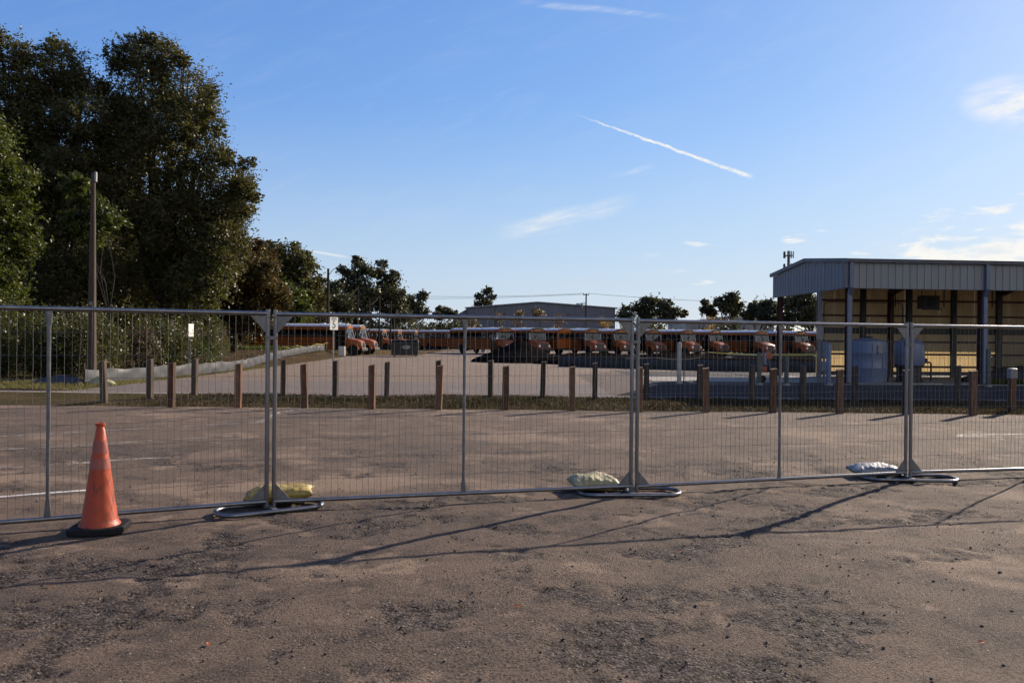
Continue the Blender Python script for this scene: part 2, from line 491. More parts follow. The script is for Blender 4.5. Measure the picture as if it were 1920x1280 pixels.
M['leaf_oak'] = leaf('oak_leaf', (0.028, 0.032, 0.011), (0.074, 0.068, 0.025), (0.120, 0.112, 0.024), 0.32)
M['leaf_green'] = leaf('bright_leaf', (0.0238, 0.0342, 0.0066), (0.0451, 0.0570, 0.0133), (0.0950, 0.1188, 0.0143), 0.38)
M['leaf_brown'] = leaf('rusty_leaf', (0.0363, 0.0264, 0.0092), (0.0660, 0.0475, 0.0145), (0.1056, 0.0726, 0.0132), 0.32, 0.3)
M['leaf_far'] = leaf('far_leaf', (0.0264, 0.0304, 0.0145), (0.0495, 0.0502, 0.0238), (0.0726, 0.0726, 0.0198), 0.3, 0.35)
M['leaf_yellow'] = leaf('yellow_leaf', (0.1980, 0.1320, 0.0198), (0.2970, 0.1782, 0.0198), (0.3300, 0.1980, 0.0198), 0.4, 0.3)
M['leaf_thin'] = leaf('thin_autumn_leaf', (0.0792, 0.0561, 0.0231), (0.1122, 0.0792, 0.0330), (0.1320, 0.0858, 0.0264), 0.35, 0.3)
M['shrub'] = leaf('shrub_leaf', (0.0215, 0.0270, 0.0072), (0.0431, 0.0485, 0.0144), (0.0934, 0.0970, 0.0179), 0.34, 0.32, 0.45)
M['shrub_dry'] = leaf('dry_shrub_leaf', (0.0351, 0.0251, 0.0111), (0.0610, 0.0462, 0.0203), (0.0961, 0.0666, 0.0222), 0.35, 0.4)
M['grass'] = leaf('grass_blade', (0.0660, 0.0627, 0.0165), (0.1254, 0.1023, 0.0396), (0.1848, 0.1716, 0.0396), 0.4, 0.25, 0.6)
M['grass_dry'] = leaf('dry_grass_blade', (0.0990, 0.0693, 0.0330), (0.1584, 0.1155, 0.0594), (0.1716, 0.1254, 0.0528), 0.35, 0.2, 0.7)
M['strip_grass'] = leaf('strip_grass_blade', (0.020, 0.016, 0.007), (0.042, 0.032, 0.014), (0.045, 0.036, 0.011), 0.22, 0.12, 0.7)
M['strip_straw'] = leaf('strip_straw_blade', (0.050, 0.034, 0.018), (0.085, 0.060, 0.032), (0.07, 0.05, 0.02), 0.2, 0.1, 0.7)
M['bark'] = simple('bark', (0.036, 0.029, 0.024), 0.95, var=0.4, scale=5, bump=0.8, bscale=14, stretch=(3, 3, 0.6))
M['stone'] = simple('loose_stone', (0.085, 0.072, 0.064), 0.9, var=0.5, scale=30)
M['fallen'] = simple('fallen_leaf', (0.28, 0.075, 0.02), 0.7, var=0.4, scale=30)


# ------------------------------------------------------------------ geometry helpers
class MB:
    def __init__(s):
        s.v, s.f = [], []

    def add(s, vs, fs):
        o = len(s.v)
        s.v.extend([tuple(x) for x in vs])
        s.f.extend([tuple(i + o for i in f) for f in fs])
        return s

    def box(s, c, d, rz=0.0, taper=1.0):
        hx, hy, hz = d[0] / 2, d[1] / 2, d[2] / 2
        cs, sn = math.cos(rz), math.sin(rz)
        vs = []
        for z, k in ((-hz, 1.0), (hz, taper)):
            for x, y in ((-hx, -hy), (hx, -hy), (hx, hy), (-hx, hy)):
                x, y = x * k, y * k
                vs.append((c[0] + x * cs - y * sn, c[1] + x * sn + y * cs, c[2] + z))
        return s.add(vs, [(3, 2, 1, 0), (4, 5, 6, 7), (0, 1, 5, 4), (1, 2, 6, 5), (2, 3, 7, 6), (3, 0, 4, 7)])

    def beam(s, a, b, wd, ht):
        a, b = Vector(a), Vector(b)
        d = (b - a).normalized()
        up = Vector((0, 0, 1)) if abs(d.z) < 0.95 else Vector((0, 1, 0))
        u = d.cross(up).normalized() * (wd / 2)
        v = u.cross(d).normalized() * (ht / 2)
        vs = [a - u - v, a + u - v, a + u + v, a - u + v, b - u - v, b + u - v, b + u + v, b - u + v]
        return s.add(vs, [(0, 1, 2, 3), (7, 6, 5, 4), (0, 4, 5, 1), (1, 5, 6, 2), (2, 6, 7, 3), (3, 7, 4, 0)])

    def tube(s, pts, r, seg=8, closed=False, cap=True):
        pts = [Vector(p) for p in pts]
        n = len(pts)
        rs = list(r) if isinstance(r, (list, tuple)) else [r] * n
        vs, fs = [], []
        ref = None
        for i, p in enumerate(pts):
            if closed:
                d = (pts[(i + 1) % n] - pts[i - 1]).normalized()
            else:
                d = (pts[min(i + 1, n - 1)] - pts[max(i - 1, 0)]).normalized()
            if ref is None:
                ref = Vector((0, 0, 1)) if abs(d.z) < 0.9 else Vector((1, 0, 0))
            u = d.cross(ref).normalized()
            vv = u.cross(d).normalized()
            ref = vv
            for k in range(seg):
                a = 2 * math.pi * k / seg
                vs.append(p + u * (rs[i] * math.cos(a)) + vv * (rs[i] * math.sin(a)))
        m = n if closed else n - 1
        for i in range(m):
            j = (i + 1) % n
            for k in range(seg):
                k2 = (k + 1) % seg
                fs.append((i * seg + k, i * seg + k2, j * seg + k2, j * seg + k))
        if cap and not closed:
            fs.append(tuple(range(seg))[::-1])
            fs.append(tuple((n - 1) * seg + k for k in range(seg)))
        return s.add(vs, fs)

    def lathe(s, prof, seg=24, c=(0, 0, 0), axis='z', cap=True):
        vs, fs = [], []
        for r, h in prof:
            for k in range(seg):
                a = 2 * math.pi * k / seg
                x, y = r * math.cos(a), r * math.sin(a)
                p = {'z': (x, y, h), 'y': (x, h, -y), 'x': (h, x, y)}[axis]
                vs.append((c[0] + p[0], c[1] + p[1], c[2] + p[2]))
        for i in range(len(prof) - 1):
            for k in range(seg):
                k2 = (k + 1) % seg
                fs.append((i * seg + k, i * seg + k2, (i + 1) * seg + k2, (i + 1) * seg + k))
        if cap:
            fs.append(tuple(range(seg))[::-1])
            fs.append(tuple((len(prof) - 1) * seg + k for k in range(seg)))
        return s.add(vs, fs)

    def prism(s, poly, lo, hi, axis='y'):
        """poly of (a, b) pairs extruded along an axis: y -> (a, y, b); x -> (x, a, b); z -> (a, b, z)"""
        f = {'y': lambda a, b, h: (a, h, b), 'x': lambda a, b, h: (h, a, b), 'z': lambda a, b, h: (a, b, h)}[axis]
        n = len(poly)
        vs = [f(a, b, lo) for a, b in poly] + [f(a, b, hi) for a, b in poly]
        fs = [tuple(range(n))[::-1], tuple(range(n, 2 * n))]
        fs += [(i, (i + 1) % n, (i + 1) % n + n, i + n) for i in range(n)]
        return s.add(vs, fs)

    def mesh(s, name, mat, smooth=None, bevel=0.0):
        me = bpy.data.meshes.new(name)
        me.from_pydata(s.v, [], s.f)
        bm = bmesh.new()
        bm.from_mesh(me)
        bmesh.ops.recalc_face_normals(bm, faces=bm.faces)
        if bevel:
            ed = [e for e in bm.edges if len(e.link_faces) == 2 and e.calc_face_angle(0) > 0.6]
            bmesh.ops.bevel(bm, geom=ed, offset=bevel, segments=1, affect='EDGES', clamp_overlap=True)
        bm.to_mesh(me)
        bm.free()
        me.materials.append(M[mat] if isinstance(mat, str) else mat)
        if smooth is not None:
            me.polygons.foreach_set('use_smooth', [True] * len(me.polygons))
            me.set_sharp_from_angle(angle=R(smooth))
        return me

    def build(s, name, mat, parent=None, smooth=None, bevel=0.0, loc=None):
        return link(name, s.mesh(name, mat, smooth, bevel), parent, loc)


def link(name, me, parent=None, loc=None, rot=None):
    o = bpy.data.objects.new(name, me)
    col.objects.link(o)
    if parent is not None:
        o.parent = parent
    if loc is not None:
        o.location = loc
    if rot is not None:
        o.rotation_euler = rot
    return o


def tag(o, label=None, cat=None, group=None, kind=None):
    if label:
        o['label'] = label
    if cat:
        o['category'] = cat
    if group:
        o['group'] = group
    if kind:
        o['kind'] = kind
    return o


def thing(name, loc, label, cat, group=None, rz=0.0):
    o = bpy.data.objects.new(name, None)
    o.empty_display_size = 0.3
    col.objects.link(o)
    o.location = loc
    o.rotation_euler = (0, 0, rz)
    return tag(o, label, cat, group)


def copy_tree(o, parent=None):
    c = o.copy()
    col.objects.link(c)
    c.parent = parent
    for ch in list(o.children):
        copy_tree(ch, c)
    return c


def text_mesh(txt, size, mat, depth=0.001):
    cu = bpy.data.curves.new('lettering', 'FONT')
    cu.body = txt
    cu.size = size
    cu.align_x = 'CENTER'
    cu.align_y = 'CENTER'
    cu.extrude = depth
    o = bpy.data.objects.new('lettering', cu)
    col.objects.link(o)
    dg = bpy.context.evaluated_depsgraph_get()
    me = bpy.data.meshes.new_from_object(o.evaluated_get(dg))
    bpy.data.objects.remove(o)
    me.materials.clear()
    me.materials.append(M[mat])
    return me


def raw_mesh(name, verts, faces_n, loops, mat):
    """fast mesh from numpy: every face has faces_n corners"""
    me = bpy.data.meshes.new(name)
    nv, nf = len(verts), len(loops) // faces_n
    me.vertices.add(nv)
    me.vertices.foreach_set('co', np.asarray(verts, dtype=np.float32).ravel())
    me.loops.add(len(loops))
    me.loops.foreach_set('vertex_index', np.asarray(loops, dtype=np.int32))
    me.polygons.add(nf)
    me.polygons.foreach_set('loop_start', np.arange(0, nf * faces_n, faces_n, dtype=np.int32))
    me.update(calc_edges=True)
    me.validate()
    me.materials.append(M[mat])
    return me


def vnoise(x, y, seed=0):
    """smooth value noise on numpy arrays"""
    xi, yi = np.floor(x).astype(np.int64), np.floor(y).astype(np.int64)
    xf, yf = x - xi, y - yi
    u, v = xf * xf * (3 - 2 * xf), yf * yf * (3 - 2 * yf)

    def h(a, b):
        n = (a * 374761393 + b * 668265263 + seed * 1442695041) & 0x7fffffff
        n = ((n ^ (n >> 13)) * 1274126177) & 0x7fffffff
        return ((n ^ (n >> 16)) & 0xffff) / 65535.0
    return (h(xi, yi) * (1 - u) + h(xi + 1, yi) * u) * (1 - v) + (h(xi, yi + 1) * (1 - u) + h(xi + 1, yi + 1) * u) * v


def fbm(x, y, oct=4, seed=0):
    s, a, t = 0, 1.0, 0
    for i in range(oct):
        s = s + a * (vnoise(x * 2 ** i, y * 2 ** i, seed + i) - 0.5)
        t += a
        a *= 0.5
    return s / t


def grid_mesh(name, xs, ys, hfun, mat, smooth=True):
    X, Y = np.meshgrid(xs, ys)
    Z = hfun(X, Y)
    vs = np.stack([X, Y, Z], -1).reshape(-1, 3)
    nx, ny = len(xs), len(ys)
    i = np.arange(nx - 1)[None, :] + nx * np.arange(ny - 1)[:, None]
    q = np.stack([i, i + 1, i + 1 + nx, i + nx], -1).reshape(-1)
    me = raw_mesh(name, vs, 4, q, mat)
    if smooth:
        me.polygons.foreach_set('use_smooth', [True] * len(me.polygons))
    return me


ORD = ['first', 'second', 'third', 'fourth', 'fifth', 'sixth', 'seventh', 'eighth', 'ninth', 'tenth', 'eleventh', 'twelfth',
       'thirteenth', 'fourteenth', 'fifteenth', 'sixteenth', 'seventeenth', 'eighteenth', 'nineteenth', 'twentieth',
       'twenty-first', 'twenty-second', 'twenty-third', 'twenty-fourth', 'twenty-fifth', 'twenty-sixth', 'twenty-seventh', 'twenty-eighth',
       'twenty-ninth', 'thirtieth', 'thirty-first', 'thirty-second']

# ------------------------------------------------------------------ ground, lot, road, yard
gm = MB().add([(-2500, -500, -0.06), (2500, -500, -0.06), (2500, 4500, -0.06), (-2500, 4500, -0.06)], [(0, 1, 2, 3)])
tag(gm.build('ground', 'ground'), kind='structure')


def sstep(x, a, b):
    k = np.clip((x - a) / (b - a), 0, 1)
    return k * k * (3 - 2 * k)


def torn(X, Y):
    """where the asphalt has broken up, 0 to 1"""
    c_, s_ = math.cos(0.42), math.sin(0.42)
    U, V = (X * c_ + Y * s_) * 0.42, (-X * s_ + Y * c_) * 0.70
    f = fbm(U + 9.3, V + 3.1, 6, 3) + fbm(X * 5.0, Y * 5.0, 3, 77) * 0.30
    mid = fbm(X * 1.7 + 4.0, Y * 2.3 + 8.0, 4, 83) + fbm(X * 9.0, Y * 9.0, 2, 87) * 0.40
    big = sstep(f, -0.03, 0.19)
    return np.clip(big * (0.28 + 0.72 * sstep(mid, -0.06, 0.10)) + 0.95 * sstep(mid, 0.08, 0.17) * sstep(f, -0.22, 0.0), 0, 1)


def sandy(X, Y):
    f = fbm(X * 0.55 + 31.0, Y * 0.9 + 7.0, 6, 51) + fbm(X * 3.0, Y * 4.0, 3, 57) * 0.25
    g_ = fbm(X * 1.6 + 71.0, Y * 2.6 + 17.0, 5, 61) + fbm(X * 8.0, Y * 8.0, 2, 67) * 0.3
    return np.maximum(sstep(f, 0.09, 0.21) * (1 - 0.6 * torn(X, Y)), 0.9 * sstep(g_, 0.17, 0.25))


def lot_h(X, Y):
    near = np.clip((14 - Y) / 4, 0, 1) * np.clip((Y - 1.5) / 2, 0, 1)
    tn = torn(X, Y)
    h = fbm(X * 0.35, Y * 0.35, 3, 11) * 0.03
    return h + near * (fbm(X * 1.4, Y * 1.4, 3, 21) * 0.022 + tn * (fbm(X * 13, Y * 13, 3, 31) * 0.050 - 0.012) + fbm(X * 6, Y * 6, 3, 35) * 0.010)


def lot_z(x, y):
    return float(lot_h(np.array([x], float), np.array([y], float))[0])


xs = np.concatenate([np.linspace(-46, -8.5, 50)[:-1], np.arange(-8.5, 9.5, 0.032), np.linspace(9.5, 46, 50)])
ys = np.concatenate([np.linspace(-14, 2.9, 16)[:-1], np.arange(2.9, 10.5, 0.032), np.linspace(10.5, 18.75, 60)])
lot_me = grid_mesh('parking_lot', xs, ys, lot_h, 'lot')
GX, GY = np.meshgrid(xs, ys)
for nm, fn in (('torn', torn), ('sand', sandy)):
    at = lot_me.attributes.new(nm, 'FLOAT', 'POINT')
    at.data.foreach_set('value', (fn(GX, GY) * (1 - 0.5 * sstep(GY, 9.5, 13.0) * (nm == 'torn'))).astype(np.float32).ravel())
tag(link('parking_lot', lot_me), kind='structure')


def stripe(name, pts, wd, mat, z=0.022):
    mb = MB()
    n = 24
    P = []
    for (a, b) in zip(pts[:-1], pts[1:]):
        for i in range(n):
            P.append((a[0] + (b[0] - a[0]) * i / n, a[1] + (b[1] - a[1]) * i / n))
    P.append(pts[-1])
    vs, fs = [], []
    for i, p in enumerate(P):
        q0, q1 = P[max(i - 1, 0)], P[min(i + 1, len(P) - 1)]
        d = Vector((q1[0] - q0[0], q1[1] - q0[1], 0)).normalized()
        nx, ny = -d.y * wd / 2, d.x * wd / 2
        for sgn in (-1, 1):
            x, y = p[0] + nx * sgn, p[1] + ny * sgn
            vs.append((x, y, lot_z(x, y) + 0.005))
    for i in range(len(P) - 1):
        fs.append((2 * i, 2 * i + 1, 2 * i + 3, 2 * i + 2))
    return tag(mb.add(vs, fs).build(name, mat), kind='structure')


stripe('parking_stripe', [(-6.6, 7.02), (-4.50, 8.52)], 0.085, 'paint2')
stripe('parking_stripe', [(-8.2, 8.42), (-4.55, 10.95)], 0.075, 'paint')
stripe('parking_stripe', [(-9.2, 10.08), (-4.60, 13.2)], 0.075, 'paint')
stripe('parking_stripe', [(-10.6, 11.3), (-4.85, 15.35)], 0.075, 'paint')
stripe('edge_line', [(-4.85, 15.35), (-5.1, 17.6), (-4.7, 18.6)], 0.11, 'paint')
stripe('pavement_arrow', [(9.6, 14.75), (8.15, 14.55), (8.0, 14.25), (8.6, 13.95)], 0.09, 'paint')
stripe('pavement_arrow', [(8.15, 14.35), (9.6, 14.2)], 0.07, 'paint')

# grass strip between the lot and the road


def strip_h(X, Y):
    k = np.clip(1 - np.abs((Y - 20.85) / 2.2) ** 3, 0, 1)
    return -0.02 + k * (0.10 + fbm(X * 0.5, Y * 0.9, 3, 5) * 0.16) - 0.10 * np.clip(1 - np.abs((Y - 21.6) / 0.9), 0, 1)


strip_obj = link('grass_strip', grid_mesh('grass_strip', np.linspace(-46, 46, 260), np.linspace(18.70, 23.05, 24), strip_h, 'verge'))
tag(strip_obj, kind='structure')
tag(MB().box((0, 23.16, -0.03), (92, 0.30, 0.07)).build('kerb_gutter', 'concrete'), kind='structure')
rd = MB().add([(-46, 23.28, -0.03), (46, 23.28, -0.03), (46, 31.0, -0.03), (-46, 31.0, -0.03)], [(0, 1, 2, 3)])
tag(rd.build('road', 'road'), kind='structure')
yd = MB().add([(-14.2, 30.95, -0.036), (60, 30.95, -0.036), (70, 150, -0.036), (-40, 150, -0.036), (-32, 84, -0.036), (-14.5, 60, -0.036)], [(0, 1, 2, 3, 4, 5)])
tag(yd.build('bus_yard', 'yard'), kind='structure')


def wood_h(X, Y):
    k = np.clip((Y - 38) / 30, 0, 1)
    k = k * k * (3 - 2 * k) * np.clip((76 - Y) / 5, 0, 1)
    edge = -13.0 - 0.06 * np.clip(Y - 36, 0, 99)
    side = np.clip((edge - X) / 1.8, 0, 1)
    return -0.045 + side * (0.04 + 0.56 * k + fbm(X * 0.4, Y * 0.4, 3, 8) * 0.06)


WX = np.concatenate([np.linspace(-70, -20, 40)[:-1], np.linspace(-20, -11.5, 60)])
WY = np.linspace(24.3, 110, 180)
wm = grid_mesh('woodland_floor', WX, WY, wood_h, 'litter')
# front edge follows the road: shear the first rows
co = np.empty(len(wm.vertices) * 3, np.float32)
wm.vertices.foreach_get('co', co)
co = co.reshape(-1, 3)
tag(link('woodland_floor', wm), kind='structure')


def wood_z(x, y):
    return float(wood_h(np.array([x], float), np.array([y], float))[0])


def blades(name, pts, hts, mat, wd=0.012, lean=0.5):
    n = len(pts)
    a = rng.uniform(0, 2 * np.pi, n)
    l = rng.uniform(0, lean, n) * hts
    b = rng.uniform(0, 2 * np.pi, n)
    base = np.asarray(pts)
    dx, dy = np.cos(a) * wd, np.sin(a) * wd
    v = np.empty((n, 3, 3))
    v[:, 0] = base + np.stack([dx, dy, np.zeros(n)], -1)
    v[:, 1] = base - np.stack([dx, dy, np.zeros(n)], -1)
    v[:, 2] = base + np.stack([np.cos(b) * l, np.sin(b) * l, hts], -1)
    return raw_mesh(name, v.reshape(-1, 3), 3, np.arange(n * 3), mat)


def scatter(n, x0, x1, y0, y1, keep, hz):
    x, y = rng.uniform(x0, x1, n), rng.uniform(y0, y1, n)
    k = keep(x, y) > rng.uniform(0, 1, n)
    x, y = x[k], y[k]
    return np.stack([x, y, hz(x, y) - 0.005], -1)


p = scatter(90000, -9.5, 17, 18.85, 22.95, lambda x, y: np.clip(0.35 + fbm(x * 0.6, y * 0.8, 3, 41) * 2.6, 0.02, 1) * np.clip((x + 9.8) / 3, 0.15, 1), strip_h)
tag(link('strip_turf', blades('strip_turf', p, rng.uniform(0.02, 0.085, len(p)), 'strip_grass', 0.011, 1.0)), 'short mixed grass on the strip between the timber bollards', 'grass', kind='stuff')
p = scatter(50000, -9.5, 17, 18.72, 22.95, lambda x, y: np.clip(0.45 - fbm(x * 0.6, y * 0.8, 3, 41) * 2.0, 0.03, 1), strip_h)
tag(link('strip_straw', blades('strip_straw', p, rng.uniform(0.02, 0.07, len(p)), 'strip_straw', 0.014, 1.6)), 'dry straw-coloured grass on the strip between the bollards', 'grass', kind='stuff')
p = scatter(70000, -24, -12.6, 24.4, 46, lambda x, y: np.clip(0.5 + fbm(x * 0.5, y * 0.5, 3, 47) * 2, 0.02, 1) * np.clip((x + 13.0 + 9) / 6, 0.1, 1) * (x < -13.2 - 0.04 * np.clip(y - 36, 0, 99)), wood_h)
tag(link('verge_turf', blades('verge_turf', p, rng.uniform(0.04, 0.13, len(p)), 'grass', 0.015, 0.9)), 'strip of short grass at the foot of the woods', 'grass', kind='stuff')
p = scatter(9000, -27, -17.2, 70, 77, lambda x, y: np.full_like(x, 0.8), wood_h)
tag(link('weeds', blades('weeds', p, rng.uniform(0.15, 0.5, len(p)), 'leaf_green', 0.04, 0.7)), 'green weeds growing in front of the long side-on bus', 'weeds', kind='stuff')
p = scatter(14000, 11.5, 18.0, 36.5, 42.5, lambda x, y: np.full_like(x, 0.6), lambda x, y: np.full_like(x, -0.035))
tag(link('lawn_patch', blades('lawn_patch', p, rng.uniform(0.04, 0.12, len(p)), 'grass', 0.02, 0.8)), 'sunlit patch of grass beside the open shed', 'grass', kind='stuff')
p = scatter(6000, -22, -9.5, 78, 112, lambda x, y: np.full_like(x, 0.8), lambda x, y: np.full_like(x, -0.03))
tag(link('yard_grass', blades('yard_grass', p, rng.uniform(0.05, 0.16, len(p)), 'grass_dry', 0.05, 0.8)), 'thin dry grass around the buses parked side-on', 'grass', kind='stuff')

# loose stones on the near asphalt
n = 34000
gx, gy = rng.uniform(-7.5, 8.5, n), 3.2 + rng.uniform(0, 1, n) ** 1.4 * 9.0
k = (np.clip(0.22 + torn(gx, gy), 0.05, 1) > rng.uniform(0, 1, n))
gx, gy = gx[k], gy[k]
gz = lot_h(gx, gy)
sz = 0.003 + 0.011 * rng.uniform(0, 1, len(gx)) ** 9
oc = np.array([(1, 0, 0), (0, 1, 0), (-1, 0, 0), (0, -1, 0), (0, 0, 0.75), (0, 0, -0.6)])
ang = rng.uniform(0, 6.28, len(gx))
jit = rng.uniform(0.6, 1.3, (len(gx), 6, 1))
v = oc[None] * jit * sz[:, None, None]
ca, sa = np.cos(ang)[:, None], np.sin(ang)[:, None]
v = np.stack([v[..., 0] * ca - v[..., 1] * sa, v[..., 0] * sa + v[..., 1] * ca, v[..., 2]], -1)
v += np.stack([gx, gy, gz + sz * 0.4], -1)[:, None, :]
tri = np.array([(0, 1, 4), (1, 2, 4), (2, 3, 4), (3, 0, 4), (1, 0, 5), (2, 1, 5), (3, 2, 5), (0, 3, 5)])
lp = (tri[None] + 6 * np.arange(len(gx))[:, None, None]).reshape(-1)
tag(link('gravel', raw_mesh('gravel', v.reshape(-1, 3), 3, lp, 'stone')), 'small loose stones scattered over the worn asphalt', 'gravel', kind='stuff')
mb = MB()
for (x, y) in ((-1.6, 4.25), (-1.52, 4.3), (-2.2, 4.6), (0.05, 4.9), (2.6, 4.4), (1.3, 6.2), (-3.0, 5.2), (3.9, 6.0), (-0.6, 5.9), (2.1, 7.4)):
    a = random.uniform(0, 6.28)
    L, W = random.uniform(0.02, 0.035), 0.012
    z = lot_z(x, y) + 0.008
    mb.add([(x + math.cos(a) * L, y + math.sin(a) * L, z + 0.004), (x - math.sin(a) * W, y + math.cos(a) * W, z + 0.010),
            (x - math.cos(a) * L, y - math.sin(a) * L, z), (x + math.sin(a) * W, y - math.cos(a) * W, z + 0.002)], [(0, 1, 2, 3)])
tag(mb.build('fallen_leaves', 'fallen'), 'few small rust-red leaves lying on the near asphalt', 'leaves', kind='stuff')

# ------------------------------------------------------------------ temporary fence
FP = [(-5.55, 5.95), (-2.275, 7.57), (1.32, 8.58), (4.81, 9.69), (8.39, 10.47)]
fence_labels = ['wire mesh fence panel behind the traffic cone, cut off by the left edge',
                'wire mesh fence panel between the two yellow sandbags, left of centre',
                'wire mesh fence panel right of centre, ending at the white sandbag',
                'wire mesh fence panel farthest right, cut off by the right edge']
PH, RT, RB = 1.90, 1.86, 0.085
wire_v, wire_h = [], {}
for s in range(5):
    random.seed(100 + s)
    amp = 0.002 + 0.0022 * s
    pts = [(random.uniform(-1, 1) * amp * (0 < i < 8), random.uniform(-1, 1) * amp * 0.5 * (0 < i < 8), RB + (RT - RB) * i / 8) for i in range(9)]
    wire_v.append(MB().tube(pts, 0.0016, 5).mesh('wire', 'wire', 60))
gus = MB().prism([(0, 0), (0.145, 0), (0, -0.165)], -0.003, 0.003, 'y').mesh('gusset', 'galv_dull', bevel=0.001)
gus_m = MB().prism([(0, 0), (-0.145, 0), (0, -0.165)], -0.003, 0.003, 'y').mesh('gusset', 'galv_dull', bevel=0.001)
gus_b = MB().prism([(0, 0), (0.135, 0), (0, 0.15)], -0.003, 0.003, 'y').mesh('gusset', 'galv_dull', bevel=0.001)
gus_bm = MB().prism([(0, 0), (-0.135, 0), (0, 0.15)], -0.003, 0.003, 'y').mesh('gusset', 'galv_dull', bevel=0.001)
for i in range(4):
    a, b_ = Vector((*FP[i], 0)), Vector((*FP[i + 1], 0))
    d = b_ - a
    ang = math.atan2(d.y, d.x)
    L = d.length
    z0 = 0.5 * (lot_z(a.x, a.y) + lot_z(b_.x, b_.y))
    pan = thing('temporary_fence', (a.x, a.y, z0), fence_labels[i], 'fence panel', 'temporary fence panels', ang)
    e0, e1 = 0.034, L - 0.034
    MB().tube([(e0, 0, RT), (e1, 0, RT)], 0.0205, 12).build('top_rail', 'galv', pan, 60)
    MB().tube([(e0, 0, RB), (e1, 0, RB)], 0.0205, 12).build('bottom_rail', 'galv', pan, 60)
    for e in (e0, e1):
        MB().tube([(e, 0, 0.02), (e, 0, PH)], 0.0205, 12).build('end_post', 'galv', pan, 60)
    mid = L / 2
    mp_ = MB()
    rows = []
    for z, hw, hd in ((RB, 0.030, 0.004), (RB + 0.06, 0.026, 0.006), (RB + 0.17, 0.0155, 0.0155), (RT - 0.17, 0.0155, 0.0155), (RT - 0.06, 0.026, 0.006), (RT, 0.030, 0.004)):
        rows.append([(mid + hw * math.cos(q * math.pi / 5), -0.001 + hd * math.sin(q * math.pi / 5), z) for q in range(10)])
    vs = [p for r in rows for p in r]
    fs = [(r * 10 + k, r * 10 + (k + 1) % 10, (r + 1) * 10 + (k + 1) % 10, (r + 1) * 10 + k) for r in range(5) for k in range(10)]
    mp_.add(vs, fs).build('middle_post', 'galv_dull', pan, 60)
    for (x, z, me) in ((e0 + 0.018, RT - 0.02, gus), (e1 - 0.018, RT - 0.02, gus_m), (e0 + 0.018, RB + 0.018, gus_b), (e1 - 0.018, RB + 0.018, gus_bm)):
        link('gusset', me, pan, (x, -0.004, z))
    for (x, z) in ((e0, RT - 0.035), (e1, RT - 0.035), (e0, RB + 0.03), (e1, RB + 0.03)):
        MB().lathe([(0.007, -0.03), (0.007, -0.022), (0.003, -0.02)], 8, (x, 0, z), 'y').build('bolt', 'dark_steel', pan)
    nv = 62
    random.seed(500 + i)
    for k in range(1, nv):
        x = e0 + (e1 - e0) * k / nv
        if abs(x - mid) < 0.012:
            continue
        me = wire_v[0] if random.random() < 0.55 else wire_v[random.randrange(5)]
        link('wire', me, pan, (x, 0.006, 0), (0, 0, random.uniform(0, 6.28)))
    hm = MB().tube([(e0, 0, 0)] + [(e0 + (e1 - e0) * q / 10, 0.0, random.uniform(-0.004, 0.004)) for q in range(1, 10)] + [(e1, 0, 0)], 0.0016, 5).mesh('cross_wire', 'wire', 60)
    for k in range(1, 9):
        link('cross_wire', hm, pan, (0, 0.0095, RB + (RT - RB) * k / 9.0))
    for z in (0.62, 1.25):                     # wire ties on the middle post
        MB().tube([(mid + 0.018 * math.cos(q), 0.018 * math.sin(q), z + 0.003 * q) for q in np.linspace(0, 6.0, 10)], 0.002, 5).build('wire_tie', 'dark_steel', pan)
clamps = ['first', 'second', 'third']
for i, (P_, nm) in enumerate(zip(FP[1:4], ('beside the left sandbag', 'beside the middle sandbag', 'beside the white sandbag'))):
    z0 = lot_z(*P_)
    cl_ = thing('fence_clamp', (P_[0], P_[1], z0 + 1.63), 'steel clamp high up where the fence panels meet ' + nm, 'clamp', 'fence clamps', [0.37, 0.29, 0.25][i])
    MB().box((0, -0.0255, 0), (0.105, 0.006, 0.035)).build('plate', 'galv_dull', cl_, bevel=0.001)
    MB().box((0, 0.0255, 0), (0.105, 0.006, 0.035)).build('plate', 'galv_dull', cl_, bevel=0.001)
    MB().lathe([(0.006, -0.05), (0.006, 0.05)], 8, (0, 0, 0), 'y').build('bolt', 'galv', cl_, 40)


def foot(c, L, W, ang, label):
    z0 = lot_z(*c)
    f = thing('fence_stand', (c[0], c[1], z0), label, 'fence foot', 'tubular fence feet', ang)
    pts = []
    r = W / 2 * 0.85
    for (cx, cy, a0) in ((L / 2 - r, W / 2 - r, 0), (-L / 2 + r, W / 2 - r, 90), (-L / 2 + r, -W / 2 + r, 180), (L / 2 - r, -W / 2 + r, 270)):
        for q in range(7):
            a = R(a0 + 15 * q)
            pts.append((cx + r * math.cos(a), cy + r * math.sin(a), 0.026))
    MB().tube(pts, 0.0205, 10, closed=True).build('loop', 'galv', f, 60)
    MB().box((0, 0, 0.024), (0.055, W - 0.02, 0.034)).build('cross_bar', 'galv_dull', f, bevel=0.003)
    for s in (-1, 1):
        MB().tube([(s * 0.034 * math.cos(0), 0, 0.03), (s * 0.034, 0, 0.12)], 0.0155, 10).build('pin', 'galv', f, 60)
    return f


foot((-2.275, 7.57), 0.98, 0.40, R(34), 'bright tubular fence foot under the left yellow sandbag')
foot((1.27, 8.58), 1.08, 0.40, R(4), 'tubular fence foot under the middle cream sandbag')
foot((4.81, 9.69), 1.10, 0.40, R(-4), 'tubular fence foot under the white sandbag on the right')


